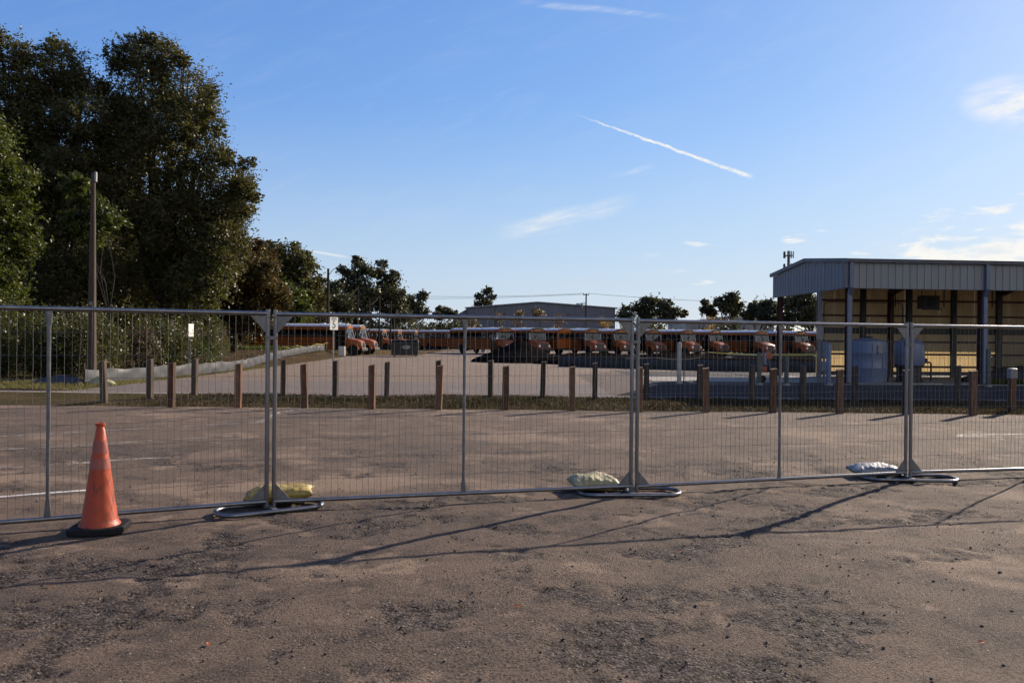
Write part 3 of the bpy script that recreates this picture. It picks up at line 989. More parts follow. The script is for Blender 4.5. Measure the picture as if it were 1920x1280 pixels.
def sandbag(c, dims, ang, mat, label, seed, tilt=0.0):
    """flat filled sack: two sheets joined at a crimped edge, slumped over the foot"""
    L, W, H = dims
    z0 = lot_z(*c)
    s = thing('sandbag', (c[0], c[1], z0), label, 'sandbag', 'sandbags weighing the fence feet', ang)
    nu, nv_ = 40, 24
    vs, fs = [], []

    def nz(x, y, z):
        return mnoise.noise(Vector((x + seed * 5.3, y + seed * 2.1, z)))
    for side in (1, -1):
        for i in range(nu + 1):
            u = -1 + 2 * i / nu
            for k in range(nv_ + 1):
                v = -1 + 2 * k / nv_
                x = u * L / 2 * (1 - 0.07 * (1 - v * v))
                y = v * W / 2 * (1 - 0.13 * (1 - u * u))
                e = max(0.0, (1 - abs(u) ** 3.2) * (1 - abs(v) ** 3.2))
                prof = e ** 0.5
                fill = 0.75 + 0.35 * nz(u * 1.3, v * 1.1, 0.5)
                crease = 0.014 * abs(nz(u * 3.2 + v * 2.0, v * 4.5 - u * 1.5, 3.0)) + 0.008 * nz(u * 9, v * 5, 7.0)
                z = H * (0.42 + 0.05 * nz(u * 1.5, v * 1.5, 9))
                if side > 0:
                    z += H * 0.58 * prof * fill - crease * min(1, e * 3) + 0.012 * (1 - e) * nz(u * 6, v * 6, 11)
                else:
                    z -= H * 0.42 * prof
                vs.append((x + 0.010 * nz(v * 4, u, 2), y + 0.012 * nz(u * 5, v, 4), max(0.006, z + 0.03 + u * tilt)))
    n1_ = (nu + 1) * (nv_ + 1)
    for o_ in (0, n1_):
        for i in range(nu):
            for k in range(nv_):
                q = o_ + i * (nv_ + 1) + k
                fs.append((q, q + nv_ + 1, q + nv_ + 2, q + 1))
    rim_ = [i * (nv_ + 1) for i in range(nu + 1)] + [nu * (nv_ + 1) + k for k in range(1, nv_ + 1)] + [i * (nv_ + 1) + nv_ for i in range(nu - 1, -1, -1)] + [k for k in range(nv_ - 1, 0, -1)]
    for p_, q_ in zip(rim_, rim_[1:] + rim_[:1]):
        fs.append((p_, q_, q_ + n1_, p_ + n1_))
    MB().add(vs, fs).build('sack', mat, s, 70)
    hem = [Vector(vs[nu * (nv_ + 1) + k]) + Vector((0.004, 0, 0.002)) for k in range(0, nv_ + 1, 2)]
    MB().tube(hem, 0.006, 5).build('hem', mat, s, 60)
    MB().tube([(L / 2, W * 0.32, H * 0.45 + 0.03 + tilt), (L / 2 + 0.03, W * 0.34, H * 0.5 + 0.04 + tilt), (L / 2 + 0.05, W * 0.30, H * 0.3 + 0.03)], [0.006, 0.005, 0.003], 5).build('tie', 'rope', s, 60)
    return s


sandbag((-2.27, 7.84), (0.66, 0.40, 0.19), R(14), 'bag_y', 'yellow sandbag lying on the fence foot nearest the traffic cone', 1, 0.02)
sandbag((0.90, 8.72), (0.52, 0.42, 0.21), R(8), 'bag_c', 'cream plump sandbag lying on the middle fence foot', 2)
sandbag((4.48, 9.86), (0.58, 0.40, 0.18), R(-4), 'bag_w', 'white and grey plastic sandbag on the right fence foot', 3)

# ------------------------------------------------------------------ traffic cone
cx, cy = -3.45, 6.72
cone = thing('traffic_cone', (cx, cy, lot_z(cx, cy)), 'tall scuffed orange traffic cone with a black base before the fence', 'traffic cone', rz=R(12))
MB().prism([(0.215 * a, 0.215 * b) for a, b in ((-1, -0.72), (-0.72, -1), (0.72, -1), (1, -0.72), (1, 0.72), (0.72, 1), (-0.72, 1), (-1, 0.72))], 0.004, 0.058, 'z').build('base', 'rubber', cone, bevel=0.01)


def cr(z):
    return 0.143 + (0.035 - 0.143) * (z - 0.075) / (0.86 - 0.075)


MB().lathe([(0.163, 0.058), (0.159, 0.070), (0.148, 0.082), (cr(0.11), 0.11), (cr(0.50), 0.50), (cr(0.86), 0.86), (0.030, 0.868), (0.030, 0.882), (0.038, 0.886), (0.038, 0.903), (0.033, 0.908), (0.026, 0.905), (0.024, 0.84)],
           40, cap=False).build('body', 'cone', cone, 40)
for (z0, z1, nm) in ((0.525, 0.615, 'lower'), (0.660, 0.765, 'upper')):
    prof = [(cr(z0) + 0.0005, z0 - 0.001), (cr(z0) + 0.0025, z0), (cr(z1) + 0.0025, z1), (cr(z1) + 0.0005, z1 + 0.001)]
    mb = MB().lathe(prof, 40, cap=False)
    for k in range(40):                          # torn upper edge
        x, y, z = mb.v[80 + k]
        dz = 0.016 * mnoise.noise(Vector((x * 60, y * 60, z0 * 10)))
        mb.v[80 + k] = (x, y, z + dz)
        x, y, z = mb.v[120 + k]
        mb.v[120 + k] = (x, y, z + dz)
    tag(mb.build('band', 'cone_band', cone, 40), 'faded pinkish band with a torn edge')

# ------------------------------------------------------------------ timber bollards


def post_mesh(seed, h, wd, mat):
    random.seed(seed)
    bm = bmesh.new()
    n = 8
    rows = []
    for i in range(n + 1):
        z = -0.15 + (h + 0.15) * i / n
        k = 1 + random.uniform(-0.02, 0.02)
        c = 0.09
        prof = [(-1 + c, -1), (1 - c, -1), (1, -1 + c), (1, 1 - c), (1 - c, 1), (-1 + c, 1), (-1, 1 - c), (-1, -1 + c)]
        rows.append([bm.verts.new((x * wd / 2 * k + random.uniform(-0.002, 0.002), y * wd / 2 * k + random.uniform(-0.002, 0.002), z + (0.012 * x + 0.01 * y if i == n else 0))) for x, y in prof])
    for a, b2 in zip(rows[:-1], rows[1:]):
        for k in range(8):
            bm.faces.new((a[k], a[(k + 1) % 8], b2[(k + 1) % 8], b2[k]))
    bm.faces.new(rows[-1])
    bm.faces.new(rows[0][::-1])
    me = bpy.data.meshes.new('bollard')
    bm.to_mesh(me)
    bm.free()
    me.materials.append(M[mat])
    return me


pm_front = [post_mesh(40 + s, 1.045, 0.142, 'timber') for s in range(4)]
pm_back = [post_mesh(60 + s, 1.0, 0.135, 'timber_grey') for s in range(4)]
leans = [0.0, 0.004, -0.035, 0.0, 0.032, 0.003, -0.004, 0.002, -0.01, 0.006, 0.0, 0.004, -0.006]
for i in range(13):
    x = -7.92 + 1.556 * i
    y = 18.62
    o = link('timber_bollard', pm_front[i % 4], None, (x, y, strip_h(np.array([x]), np.array([y]))[0]), (random.uniform(-0.012, 0.012), leans[i], random.uniform(-0.12, 0.10)))
    tag(o, f'brown timber bollard, {ORD[i]} from the left in the near row along the asphalt edge', 'bollard', 'near row of timber bollards')
back = [(-9.77, 19.2), (-9.13, 20.2), (-8.40, 21.2)] + [(-6.35 + 1.443 * k, 22.2 + random.uniform(-0.1, 0.1)) for k in range(14)]
bl = [-0.04, -0.01, 0.0, 0.005, 0.0, 0.01, -0.012, 0.0, 0.018, 0.0, 0.004, 0.022, 0.02, -0.008, 0.004, 0.0, 0.01]
for i, (x, y) in enumerate(back):
    z = strip_h(np.array([x]), np.array([min(y, 23)]))[0]
    o = link('timber_bollard', pm_back[i % 4], None, (x, y, z), (random.uniform(-0.02, 0.02), bl[i], random.uniform(-0.3, 0.3)))
    tag(o, f'dark timber bollard, {ORD[i]} from the left in the far row by the road', 'bollard', 'far row of timber bollards')
wrap = thing('timber_bollard', (12.2, 19.5, 0), 'timber bollard with a grey plastic bag wrapped round its top, far right', 'bollard')
link('post', pm_front[1], wrap)
wb = MB()
wv, wf = [], []
for i, (z, k) in enumerate(((0.83, 1.12), (0.88, 1.10), (0.94, 1.13), (1.0, 1.09), (1.05, 1.1), (1.065, 0.8), (1.07, 0.2))):
    for q in range(16):
        a = 2 * math.pi * q / 16
        ca_, sa_ = math.cos(a), math.sin(a)
        f_ = 0.075 / max(abs(ca_), abs(sa_)) * k * (1 + 0.07 * mnoise.noise(Vector((ca_ * 4, sa_ * 4, z * 18))))
        wv.append((f_ * ca_, f_ * sa_, z + (0.03 * mnoise.noise(Vector((ca_ * 3, sa_ * 3, 1))) if i == 0 else 0)))
for i in range(6):
    for q in range(16):
        wf.append((i * 16 + q, i * 16 + (q + 1) % 16, (i + 1) * 16 + (q + 1) % 16, (i + 1) * 16 + q))
wb.add(wv, wf).build('plastic_wrap', 'sign_faded', wrap, 50)

# ------------------------------------------------------------------ signs and poles on the left
sg = thing('speed_limit_sign', (-4.98, 22.35, 0), 'white speed limit sign on a thin steel post behind the bollards', 'sign', rz=R(56))
MB().prism([(-0.022, 0.0), (0.022, 0.0), (0.014, 0.022), (-0.014, 0.022)], 0.0, 2.36, 'z').build('post', 'galv_dull', sg)
pl = MB().prism([(-0.15, -0.23), (0.15, -0.23), (0.15, 0.24), (-0.15, 0.24)], -0.006, -0.002, 'y').build('panel', 'sign', sg, loc=(0, 0, 2.10))
link('lettering', text_mesh('SPEED', 0.095, 'sign_black'), pl, (0, -0.0075, 0.17), (R(90), 0, 0))
link('lettering', text_mesh('LIMIT', 0.095, 'sign_black'), pl, (0, -0.0075, 0.075), (R(90), 0, 0))
link('lettering', text_mesh('5', 0.30, 'sign_black'), pl, (0, -0.0075, -0.09), (R(90), 0, 0))
sg = thing('small_sign', (-15.05, 37.5, wood_z(-15.05, 37.5)), 'narrow white sign on a thin post in front of the shrubs', 'sign', rz=R(68))
MB().tube([(0, 0.03, 0), (0, 0.03, 2.25)], 0.022, 6).build('post', 'galv_dull', sg)
MB().box((0, 0, 1.93), (0.34, 0.006, 0.60)).build('panel', 'sign', sg, bevel=0.002)

lp_ = thing('light_pole', (-14.6, 27.8, wood_z(-14.6, 27.8)), 'tall bare square tapered concrete pole in front of the woods', 'pole', rz=R(6))
MB().box((0, 0, 3.55), (0.27, 0.27, 7.5), 0, 0.46).build('shaft', 'pole_conc', lp_, bevel=0.025)
MB().box((0.08, -0.0, 7.15), (0.07, 0.14, 0.35)).build('bracket', 'galv_dull', lp_, bevel=0.01)
MB().box((0.0, -0.125, 2.75), (0.10, 0.03, 0.12)).build('junction_box', 'galv_dull', lp_, bevel=0.006)
MB().tube([(0.06, -0.158, 0.05), (0.06, -0.148, 0.9), (0.05, -0.132, 2.7)], 0.015, 6).build('conduit', 'dark_steel', lp_)


def heap(name, c, rx, ry, h, mat, label, cat, seed, n=36, sharp=1.0, lumps=0.12):
    xs_ = np.linspace(-1, 1, n)
    X, Y = np.meshgrid(xs_, xs_)
    rr = np.sqrt(X ** 2 + Y ** 2) + fbm(X * 2.2 + seed, Y * 2.2, 3, seed) * 0.25
    Z = h * np.clip(1 - rr, 0, 1) ** sharp
    Z = Z * (1 + fbm(X * 5, Y * 5, 4, seed + 3) * lumps * 4) + np.clip(1 - rr, 0, 0.3) * fbm(X * 14, Y * 14, 3, seed + 9) * lumps * h * 1.6
    Z = np.where(rr >= 1.0, -0.03, Z)
    vs = np.stack([X * rx + c[0], Y * ry + c[1], Z + c[2]], -1).reshape(-1, 3)
    i = np.arange(n - 1)[None, :] + n * np.arange(n - 1)[:, None]
    me = raw_mesh(name, vs, 4, np.stack([i, i + 1, i + 1 + n, i + n], -1).reshape(-1), mat)
    me.polygons.foreach_set('use_smooth', [True] * len(me.polygons))
    return tag(link(name, me), label, cat)


heap('plastic_sheet', (-15.4, 27.4, 0.0), 1.15, 0.45, 0.30, 'tarp', 'crumpled black plastic sheet at the foot of the concrete pole', 'plastic sheet', 4, 24, 0.7, 0.2)
heap('rubbish_bag', (-14.05, 27.35, 0.0), 0.5, 0.3, 0.26, 'bag_c', 'crumpled pale rubbish beside the concrete pole', 'rubbish', 6, 20, 0.6, 0.2)

# pale silt fence along the wood, rising on its bank
SF = [(-14.5, 27.2), (-14.15, 30.0), (-13.9, 34.5), (-13.8, 40.0), (-14.7, 46.5), (-15.4, 52.0), (-15.9, 60.0), (-16.4, 70.0)]
sf = thing('silt_fence', (SF[0][0], SF[0][1], 0), 'low pale plastic silt fence running back along the woods', 'silt fence')
seg_pts = []
for a, b_ in zip(SF[:-1], SF[1:]):
    L = math.dist(a, b_)
    k = max(2, int(L / 1.6))
    for i in range(k):
        seg_pts.append((a[0] + (b_[0] - a[0]) * i / k, a[1] + (b_[1] - a[1]) * i / k))
seg_pts.append(SF[-1])
o0 = Vector((SF[0][0], SF[0][1], 0))
random.seed(12)
for i, (a, b_) in enumerate(zip(seg_pts[:-1], seg_pts[1:])):
    nn_ = 10
    vs, fs = [], []
    for k in range(nn_ + 1):
        f_ = k / nn_
        x, y = a[0] + (b_[0] - a[0]) * f_, a[1] + (b_[1] - a[1]) * f_
        g0 = wood_z(x - 0.6, y)
        sag = 0.05 * math.sin(math.pi * f_)
        ht = 0.50 + 0.05 * mnoise.noise(Vector((x, y, 0.3)))
        for r_ in range(6):
            q = r_ / 5
            off = 0.03 * math.sin(math.pi * f_) * math.sin(math.pi * q) + 0.03 * mnoise.noise(Vector((x * 2.3, y * 2.3, q * 2.0)))
            vs.append((x - o0.x + off, y - o0.y + off * 0.3, g0 + (ht - sag) * q))
    for k in range(nn_):
        for r_ in range(5):
            fs.append((k * 6 + r_, (k + 1) * 6 + r_, (k + 1) * 6 + r_ + 1, k * 6 + r_ + 1))
    MB().add(vs, fs).build('fabric', 'silt', sf, 180)
    x, y = a
    g0 = wood_z(x - 0.6, y)
    MB().box((x - o0.x - 0.035, y - o0.y, g0 + 0.34), (0.04, 0.04, 0.72)).build('stake', 'timber_grey', sf)
# yellow cord on stakes above it
YR = [(-18.2, 62.0, 0.55), (-17.75, 62.2, 0.95), (-17.4, 62.6, 0.80), (-17.0, 63.0, 1.05), (-16.4, 64.0, 0.82), (-15.9, 65.0, 1.15), (-15.6, 66.0, 1.10), (-15.3, 66.5, 1.30), (-15.45, 66.5, 0.9)]
yr = thing('marker_cord', (-17.0, 63.0, 0), 'yellow cord sagging between stakes in front of the long side-on bus', 'cord')
MB().tube([(x + 17.0, y - 63.0, z) for x, y, z in YR], 0.022, 5).build('cord', 'tape', yr)
for (x, y, z) in (YR[1], YR[3], YR[5], YR[7]):
    MB().tube([(x + 17.0, y - 63.0, wood_z(x, y) - 0.02), (x + 17.0, y - 63.0, z + 0.04)], 0.02, 5).build('stake', 'timber_grey', yr)
tag(MB().tube([(-24.5, 36.5, 1.25), (-21.5, 36.4, 1.22), (-19.2, 36.3, 1.24), (-17.2, 36.2, 1.27), (-16.4, 36.2, 1.3)], 0.013, 5).build('slack_cable', 'rope'), 'pale cable stretched level through the roadside shrubs', 'cable')

# ------------------------------------------------------------------ black silt fence, piles, tape on the right
BF = [(3.0, 51.5), (5.4, 50.0), (7.8, 48.5), (10.5, 46.8), (13.2, 44.9), (17.2, 43.3), (22.0, 42.3)]
bf = thing('black_silt_fence', (BF[0][0], BF[0][1], 0), 'low black silt fence in front of the angled bus row', 'silt fence')
pts = []
for a, b_ in zip(BF[:-1], BF[1:]):
    k = max(2, int(math.dist(a, b_) / 1.5))
    pts += [(a[0] + (b_[0] - a[0]) * i / k, a[1] + (b_[1] - a[1]) * i / k) for i in range(k)]
pts.append(BF[-1])
for a, b_ in zip(pts[:-1], pts[1:]):
    vs, fs = [], []
    for k in range(9):
        f_ = k / 8
        x, y = a[0] + (b_[0] - a[0]) * f_, a[1] + (b_[1] - a[1]) * f_
        for r_ in range(5):
            q = r_ / 4
            off = 0.08 * math.sin(math.pi * f_) * math.sin(math.pi * q) + 0.05 * mnoise.noise(Vector((x * 2, y * 2, q * 2)))
            vs.append((x - BF[0][0] + off * 0.3, y - BF[0][1] - off, -0.04 + (0.68 - 0.06 * math.sin(math.pi * f_)) * q))
    for k in range(8):
        for r_ in range(4):
            fs.append((k * 5 + r_, (k + 1) * 5 + r_, (k + 1) * 5 + r_ + 1, k * 5 + r_ + 1))
    MB().add(vs, fs).build('fabric', 'silt_b', bf, 180)
    MB().box((a[0] - BF[0][0], a[1] - BF[0][1] + 0.04, 0.36), (0.04, 0.04, 0.80)).build('stake', 'timber_grey', bf)
heap('millings_pile', (0.55, 60.5, -0.04), 3.6, 3.3, 1.72, 'millings', 'dark cone-shaped pile of asphalt millings in the yard', 'pile', 2, 60, 1.0, 0.035)
for i, (x, y, rx, ry, h) in enumerate(((6.0, 58, 4.6, 3.2, 0.85), (12.0, 57, 5.0, 3.4, 0.95), (18.5, 55, 5.2, 3.4, 0.95), (25.5, 53, 5.5, 3.2, 0.9))):
    heap('soil_heap', (x, y, -0.04), rx, ry, h, 'soil', f'low dark soil heap behind the black silt fence, {ORD[i]} from the left', 'soil heap', 20 + i, 44, 0.45, 0.10)
tp = thing('caution_tape', (11.0, 45.0, 0), 'yellow caution tape stretched from a stake to the shed post', 'tape')
tv, tf = [], []
for k in range(21):
    f_ = k / 20
    x, y = -0.54 * f_, -17.8 * f_
    z = 1.02 + 0.19 * f_ - 0.07 * math.sin(math.pi * f_)
    tw = 0.3 * math.sin(9 * f_)
    tv += [(x + 0.03 * tw, y, z), (x - 0.03 * tw, y, z + 0.075)]
for k in range(20):
    tf.append((2 * k, 2 * k + 2, 2 * k + 3, 2 * k + 1))
MB().add(tv, tf).build('ribbon', 'tape', tp)
MB().box((0, 0, 0.53), (0.06, 0.06, 1.14)).build('stake', 'timber_grey', tp)
rp_ = thing('pale_rope', (8.2, 46.0, 0), 'pale rope hanging in a loop before the black silt fence', 'rope')
MB().tube([(-1.6, 0.5, 0.62), (-0.6, 0.2, 0.66), (0, 0, 0.70), (0.9, -0.3, 0.62), (1.8, -0.6, 0.64), (2.45, -0.85, 0.75), (2.6, -0.95, 1.0), (2.75, -0.98, 1.06)], 0.016, 5).build('rope', 'rope', rp_)
MB().tube([(-1.6, 0.5, -0.05), (-1.6, 0.5, 0.72)], 0.02, 5).build('stake', 'timber_grey', rp_)
MB().tube([(1.0, -0.3, -0.05), (1.0, -0.3, 0.68)], 0.02, 5).build('stake', 'timber_grey', rp_)

# posts near the shed


def pipe_post(c, r, h, mat, label, dome=True):
    o = thing('pipe_bollard', (c[0], c[1], 0.292), label, 'bollard')
    prof = [(r, 0), (r, h - r * 0.8), (r * 0.86, h - r * 0.35), (r * 0.5, h - r * 0.08), (0.01, h)] if dome else [(r, 0), (r, h - 0.02), (r * 0.9, h)]
    MB().lathe(prof, 18).build('pipe', mat, o, 50)
    MB().lathe([(r * 1.7, 0), (r * 1.6, 0.05), (r * 1.02, 0.06)], 18).build('collar', 'concrete', o, 40)
    return o


pipe_post((5.36, 25.6), 0.071, 1.33, 'pale_post', 'pale round-topped concrete bollard standing alone by the road')
tag(MB().tube([(5.52, 25.65, 0.25), (5.52, 25.65, 1.5)], 0.018, 6).build('steel_stake', 'dark_steel'), 'thin dark stake right beside the pale round-topped bollard', 'stake')
pipe_post((7.82, 25.3), 0.068, 1.02, 'grey_post', 'thick grey-green post left of the caution tape end', False)
pipe_post((8.66, 25.2), 0.068, 0.91, 'grey_post', 'shorter grey-green post nearest the shed corner', False)
pipe_post((10.14, 25.6), 0.08, 1.31, 'spout', 'blue-grey pipe bollard in front of the shed opening', False)
pipe_post((15.25, 25.6), 0.072, 1.2, 'grey_post', 'grey pipe bollard at the second shed column', False)
om = thing('orange_machine', (8.6, 26.9, 0.296), 'orange round-headed machine on a thin frame by the grey posts', 'machine')
om.scale = (0.8, 0.8, 0.8)
MB().lathe([(0.03, -0.10), (0.15, -0.09), (0.175, 0.0), (0.15, 0.09), (0.03, 0.10)], 18, (0.05, 0, 1.12), 'y').build('drum', 'orange_m', om, 50)
MB().tube([(-0.30, 0.0, 0.02), (-0.24, 0, 0.7), (-0.16, 0, 1.6)], 0.02, 6).build('handle', 'orange_m', om)
MB().tube([(0.26, 0, 0.02), (0.12, 0, 0.55), (0.04, 0, 1.05)], 0.02, 6).build('leg', 'galv_dull', om)
MB().box((-0.14, 0, 0.56), (0.16, 0.2, 0.22)).build('engine', 'orange_m', om, bevel=0.03)
MB().box((-0.12, 0, 0.98), (0.10, 0.18, 0.5)).build('guard', 'drum', om, bevel=0.02)
MB().lathe([(0.05, -0.04), (0.13, -0.04), (0.15, 0.0), (0.13, 0.04), (0.05, 0.04)], 16, (-0.2, 0, 0.15), 'y').build('wheel', 'tyre', om, 50)

# ------------------------------------------------------------------ open shed
SHR = R(4.0)
sh = thing('open_shed', (11.0, 26.24, 0.304), 'open-fronted grey metal shed with red steel columns on the right', 'shed', rz=SHR)
sh.scale = (0.8, 0.8, 0.8)
ap = MB()
ax0, ax1, ay0, ay1, at_ = 4.6, 46.0, 25.0, 36.0, 0.29
ap.add([(ax0 - 1.6, ay0 - 0.7, -0.06), (ax1, ay0 - 0.7, -0.06), (ax1, ay1 + 3, -0.06), (ax0 - 1.6, ay1 + 3, -0.06), (ax0, ay0, at_), (ax1, ay0, at_), (ax1, ay1, at_), (ax0, ay1, at_)],
       [(4, 5, 6, 7), (0, 1, 5, 4), (1, 2, 6, 5)])
tag(MB().add(ap.v, [(2, 3, 7, 6), (3, 0, 4, 7)]).build('apron_bank', 'yard'), kind='structure')
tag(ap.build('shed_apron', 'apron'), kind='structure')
tag(MB().add([(4.8, 27.2, 0.296), (10.6, 27.0, 0.296), (10.6, 30.5, 0.296), (4.8, 30.5, 0.296)], [(0, 1, 2, 3)]).build('concrete_apron', 'concrete'), kind='structure')
D, SL, BAY = 7.3, 23.2, 5.72
EAVE, RIDGE, FB = 5.03, 5.42, 3.92
cols_x = [0.0, BAY, 2 * BAY, 3 * BAY, 4 * BAY]


def ibeam(mb, x, y, z0, z1, a=0.26, bw=0.2):
    mb.box((x, y, (z0 + z1) / 2), (bw * 0.12, a, z1 - z0))
    for s in (-1, 1):
        mb.box((x, y + s * a / 2, (z0 + z1) / 2), (bw, 0.016, z1 - z0))


for x in cols_x:
    for y in (0.15, D - 0.15):
        mb = MB()
        ibeam(mb, x + 0.12, y, 0.0, FB + 0.4)
        mb.box((x + 0.12, y, 0.012), (0.34, 0.40, 0.024))
        mb.build('column', 'red_steel', sh)
    mb = MB()
    mb.beam((x + 0.12, 0.1, FB + 0.30), (x + 0.12, D / 2, RIDGE - 0.32), 0.16, 0.34)
    mb.beam((x + 0.12, D / 2, RIDGE - 0.32), (x + 0.12, D - 0.1, FB + 0.30), 0.16, 0.34)
    mb.build('rafter', 'red_steel', sh)
for y in (0.6, 1.7, 2.8, 4.5, 5.6, 6.7):
    z = EAVE + (RIDGE - EAVE) * (1 - abs(y - D / 2) / (D / 2)) - 0.20
    MB().box((SL / 2, y, z), (SL - 0.3, 0.07, 0.20)).build('purlin', 'red_steel', sh)
mb = MB()
for (y0, z0, y1, z1) in ((-0.18, EAVE + 0.03, D / 2, RIDGE + 0.03), (D / 2, RIDGE + 0.03, D + 0.18, EAVE + 0.03)):
    mb.add([(-0.2, y0, z0), (SL, y0, z0), (SL, y1, z1), (-0.2, y1, z1), (-0.2, y0, z0 + 0.05), (SL, y0, z0 + 0.05), (SL, y1, z1 + 0.05), (-0.2, y1, z1 + 0.05)],
           [(0, 1, 2, 3), (7, 6, 5, 4), (0, 4, 5, 1), (1, 5, 6, 2), (2, 6, 7, 3), (3, 7, 4, 0)])
mb.build('roof', 'shed_clad', sh)
PW = 0.92


def rib_panel(name, wd, z0f, z1f, mat, ribs=3, depth=0.028):
    """ribbed sheet in local (x, z), facing -y"""
    xs_ = [0.0]
    ys_ = [0.0]
    step = wd / ribs
    for r_ in range(ribs):
        b0 = r_ * step
        for (dx, dy) in ((step * 0.72, 0.0), (step * 0.79, -depth), (step * 0.90, -depth), (step * 0.97, 0.0)):
            xs_.append(b0 + dx)
            ys_.append(dy)
    xs_.append(wd)
    ys_.append(0.0)
    vs, fs = [], []
    for x, y in zip(xs_, ys_):
        vs += [(x, y, z0f(x)), (x, y, z1f(x))]
    for i in range(len(xs_) - 1):
        fs.append((2 * i, 2 * i + 2, 2 * i + 3, 2 * i + 1))
    return MB().add(vs, fs).mesh(name, mat)


fp = rib_panel('fascia_panel', PW, lambda x: FB, lambda x: EAVE - 0.06, 'shed_clad')
for k in range(25):
    link('fascia_panel', fp, sh, (-0.14 + PW * k, -0.14 - 0.003 * (k % 2), 0))
nL = 8
pw = (D + 0.28) / nL
for k in range(nL):
    def top(x, k=k):
        y = D + 0.14 - (k * pw + x)
        return EAVE - 0.06 + (RIDGE - EAVE) * (1 - min(1, abs(y - D / 2) / (D / 2)))
    me = rib_panel('fascia_panel', pw, lambda x: FB, top, 'shed_clad')
    link('fascia_panel', me, sh, (-0.145 - 0.003 * (k % 2), D + 0.14 - k * pw, 0), (0, 0, R(-90)))
gp = [(0.0, 0.0), (0.02, 0.0), (0.02, -0.13), (-0.12, -0.13), (-0.14, -0.02), (-0.16, 0.0), (-0.15, 0.02), (0.0, 0.02)]
MB().prism([(a - 0.175, b_ + EAVE + 0.06) for a, b_ in gp], -0.26, SL, 'x').build('gutter', 'shed_trim', sh, bevel=0.006)
for (y0, z0, y1, z1) in ((-0.32, EAVE, D / 2, RIDGE), (D / 2, RIDGE, D + 0.32, EAVE)):
    MB().beam((-0.20, y0, z0 + 0.0), (-0.20, y1, z1 + 0.0), 0.11, 0.17).build('rake_trim', 'shed_trim', sh, bevel=0.01)
MB().box((-0.16, -0.155, (FB + EAVE) / 2 - 0.03), (0.16, 0.10, EAVE - FB - 0.06)).build('corner_trim', 'shed_trim', sh, bevel=0.008)
MB().box((SL / 2, -0.10, FB - 0.006), (SL, 0.16, 0.02)).build('soffit_trim', 'shed_trim', sh)
MB().box((-0.10, D / 2, FB - 0.008), (0.14, D, 0.02)).build('soffit_trim', 'shed_trim', sh)
for x in cols_x:
    ox = 0.02 if x == 0 else 0.10
    mb = MB()
    for (a, b_) in (((x + ox, -0.235, EAVE - 0.08), (x + ox, -0.235, FB + 0.02)), ((x + ox, -0.235, FB + 0.04), (x + ox + 0.03, -0.06, FB - 0.28)), ((x + ox + 0.03, -0.06, FB - 0.26), (x + ox + 0.03, -0.06, 0.06))):
        mb.beam(a, b_, 0.16, 0.11)
    mb.build('downspout', 'spout', sh)
slab = MB().box((SL / 2, D / 2, -0.035), (SL + 0.6, D + 0.6, 0.08)).build('floor_slab', 'concrete', sh)
# back wall of translucent tan sheets with girts
WX0, WZ0, WZ1 = 2.05, 0.16, 4.88
wp = rib_panel('wall_sheet', PW, lambda x: WZ0, lambda x: WZ1, 'wall_sheet', 6, 0.022)
for k in range(23):
    link('wall_sheet', wp, sh, (WX0 + PW * k, D - 0.02 - 0.003 * (k % 2), 0))
for z, hh, mt in ((3.82, 0.10, 'red_steel'), (3.06, 0.09, 'red_steel'), (2.30, 0.30, 'dark_steel'), (1.76, 0.10, 'red_steel'), (1.13, 0.10, 'red_steel'), (0.50, 0.10, 'red_steel'), (0.17, 0.18, 'dark_steel')):
    MB().box(((WX0 + SL) / 2, D - 0.11, z), (SL - WX0, 0.10, hh)).build('girt', mt, sh)
for i, x in enumerate((2.08, 4.35, 6.75, 9.1, 11.5, 13.9, 16.3, 18.7)):
    MB().box((x, D - 0.24, 2.2), (0.16 if i == 0 else 0.26, 0.16, 4.4)).build('wall_column', 'dark_steel', sh)
MB().beam((8.9, D - 0.35, 2.4), (9.15, D - 0.35, 3.6), 0.05, 0.05).build('brace', 'dark_steel', sh)
MB().tube([(2.35, D - 0.2, 0.3), (2.35, D - 0.2, 3.55), (2.42, D - 0.2, 3.68), (2.6, D - 0.2, 3.72), (6.2, D - 0.2, 3.72), (6.4, D - 0.2, 3.66), (6.45, D - 0.2, 3.4), (6.45, D - 0.2, 2.0)], 0.022, 6).build('conduit', 'dark_steel', sh)
for x in (3.2, 5.6, 8.1, 10.6):
    MB().tube([(x, D - 1.0, 4.6), (x, D - 1.0, 3.5)], 0.03, 6).build('hanger', 'dark_steel', sh)
# unseen roof and posts added behind the shed to shade the upper back wall
mb = MB()
mb.add([(1.6, D + 0.22, 4.90), (SL, D + 0.22, 4.90), (SL, D + 4.75, 4.62), (3.2, D + 4.75, 4.62), (1.6, D + 0.22, 4.95), (SL, D + 0.22, 4.95), (SL, D + 4.75, 4.67), (3.2, D + 4.75, 4.67)],
       [(0, 1, 2, 3), (7, 6, 5, 4), (0, 4, 5, 1), (1, 5, 6, 2), (2, 6, 7, 3), (3, 7, 4, 0)])
mb.build('added_shade_roof', 'shed_clad', sh)
for x in cols_x[1:]:
    MB().box((x + 0.8, D + 4.6, 2.30), (0.12, 0.12, 4.62)).build('shade_roof_post', 'red_steel', sh)
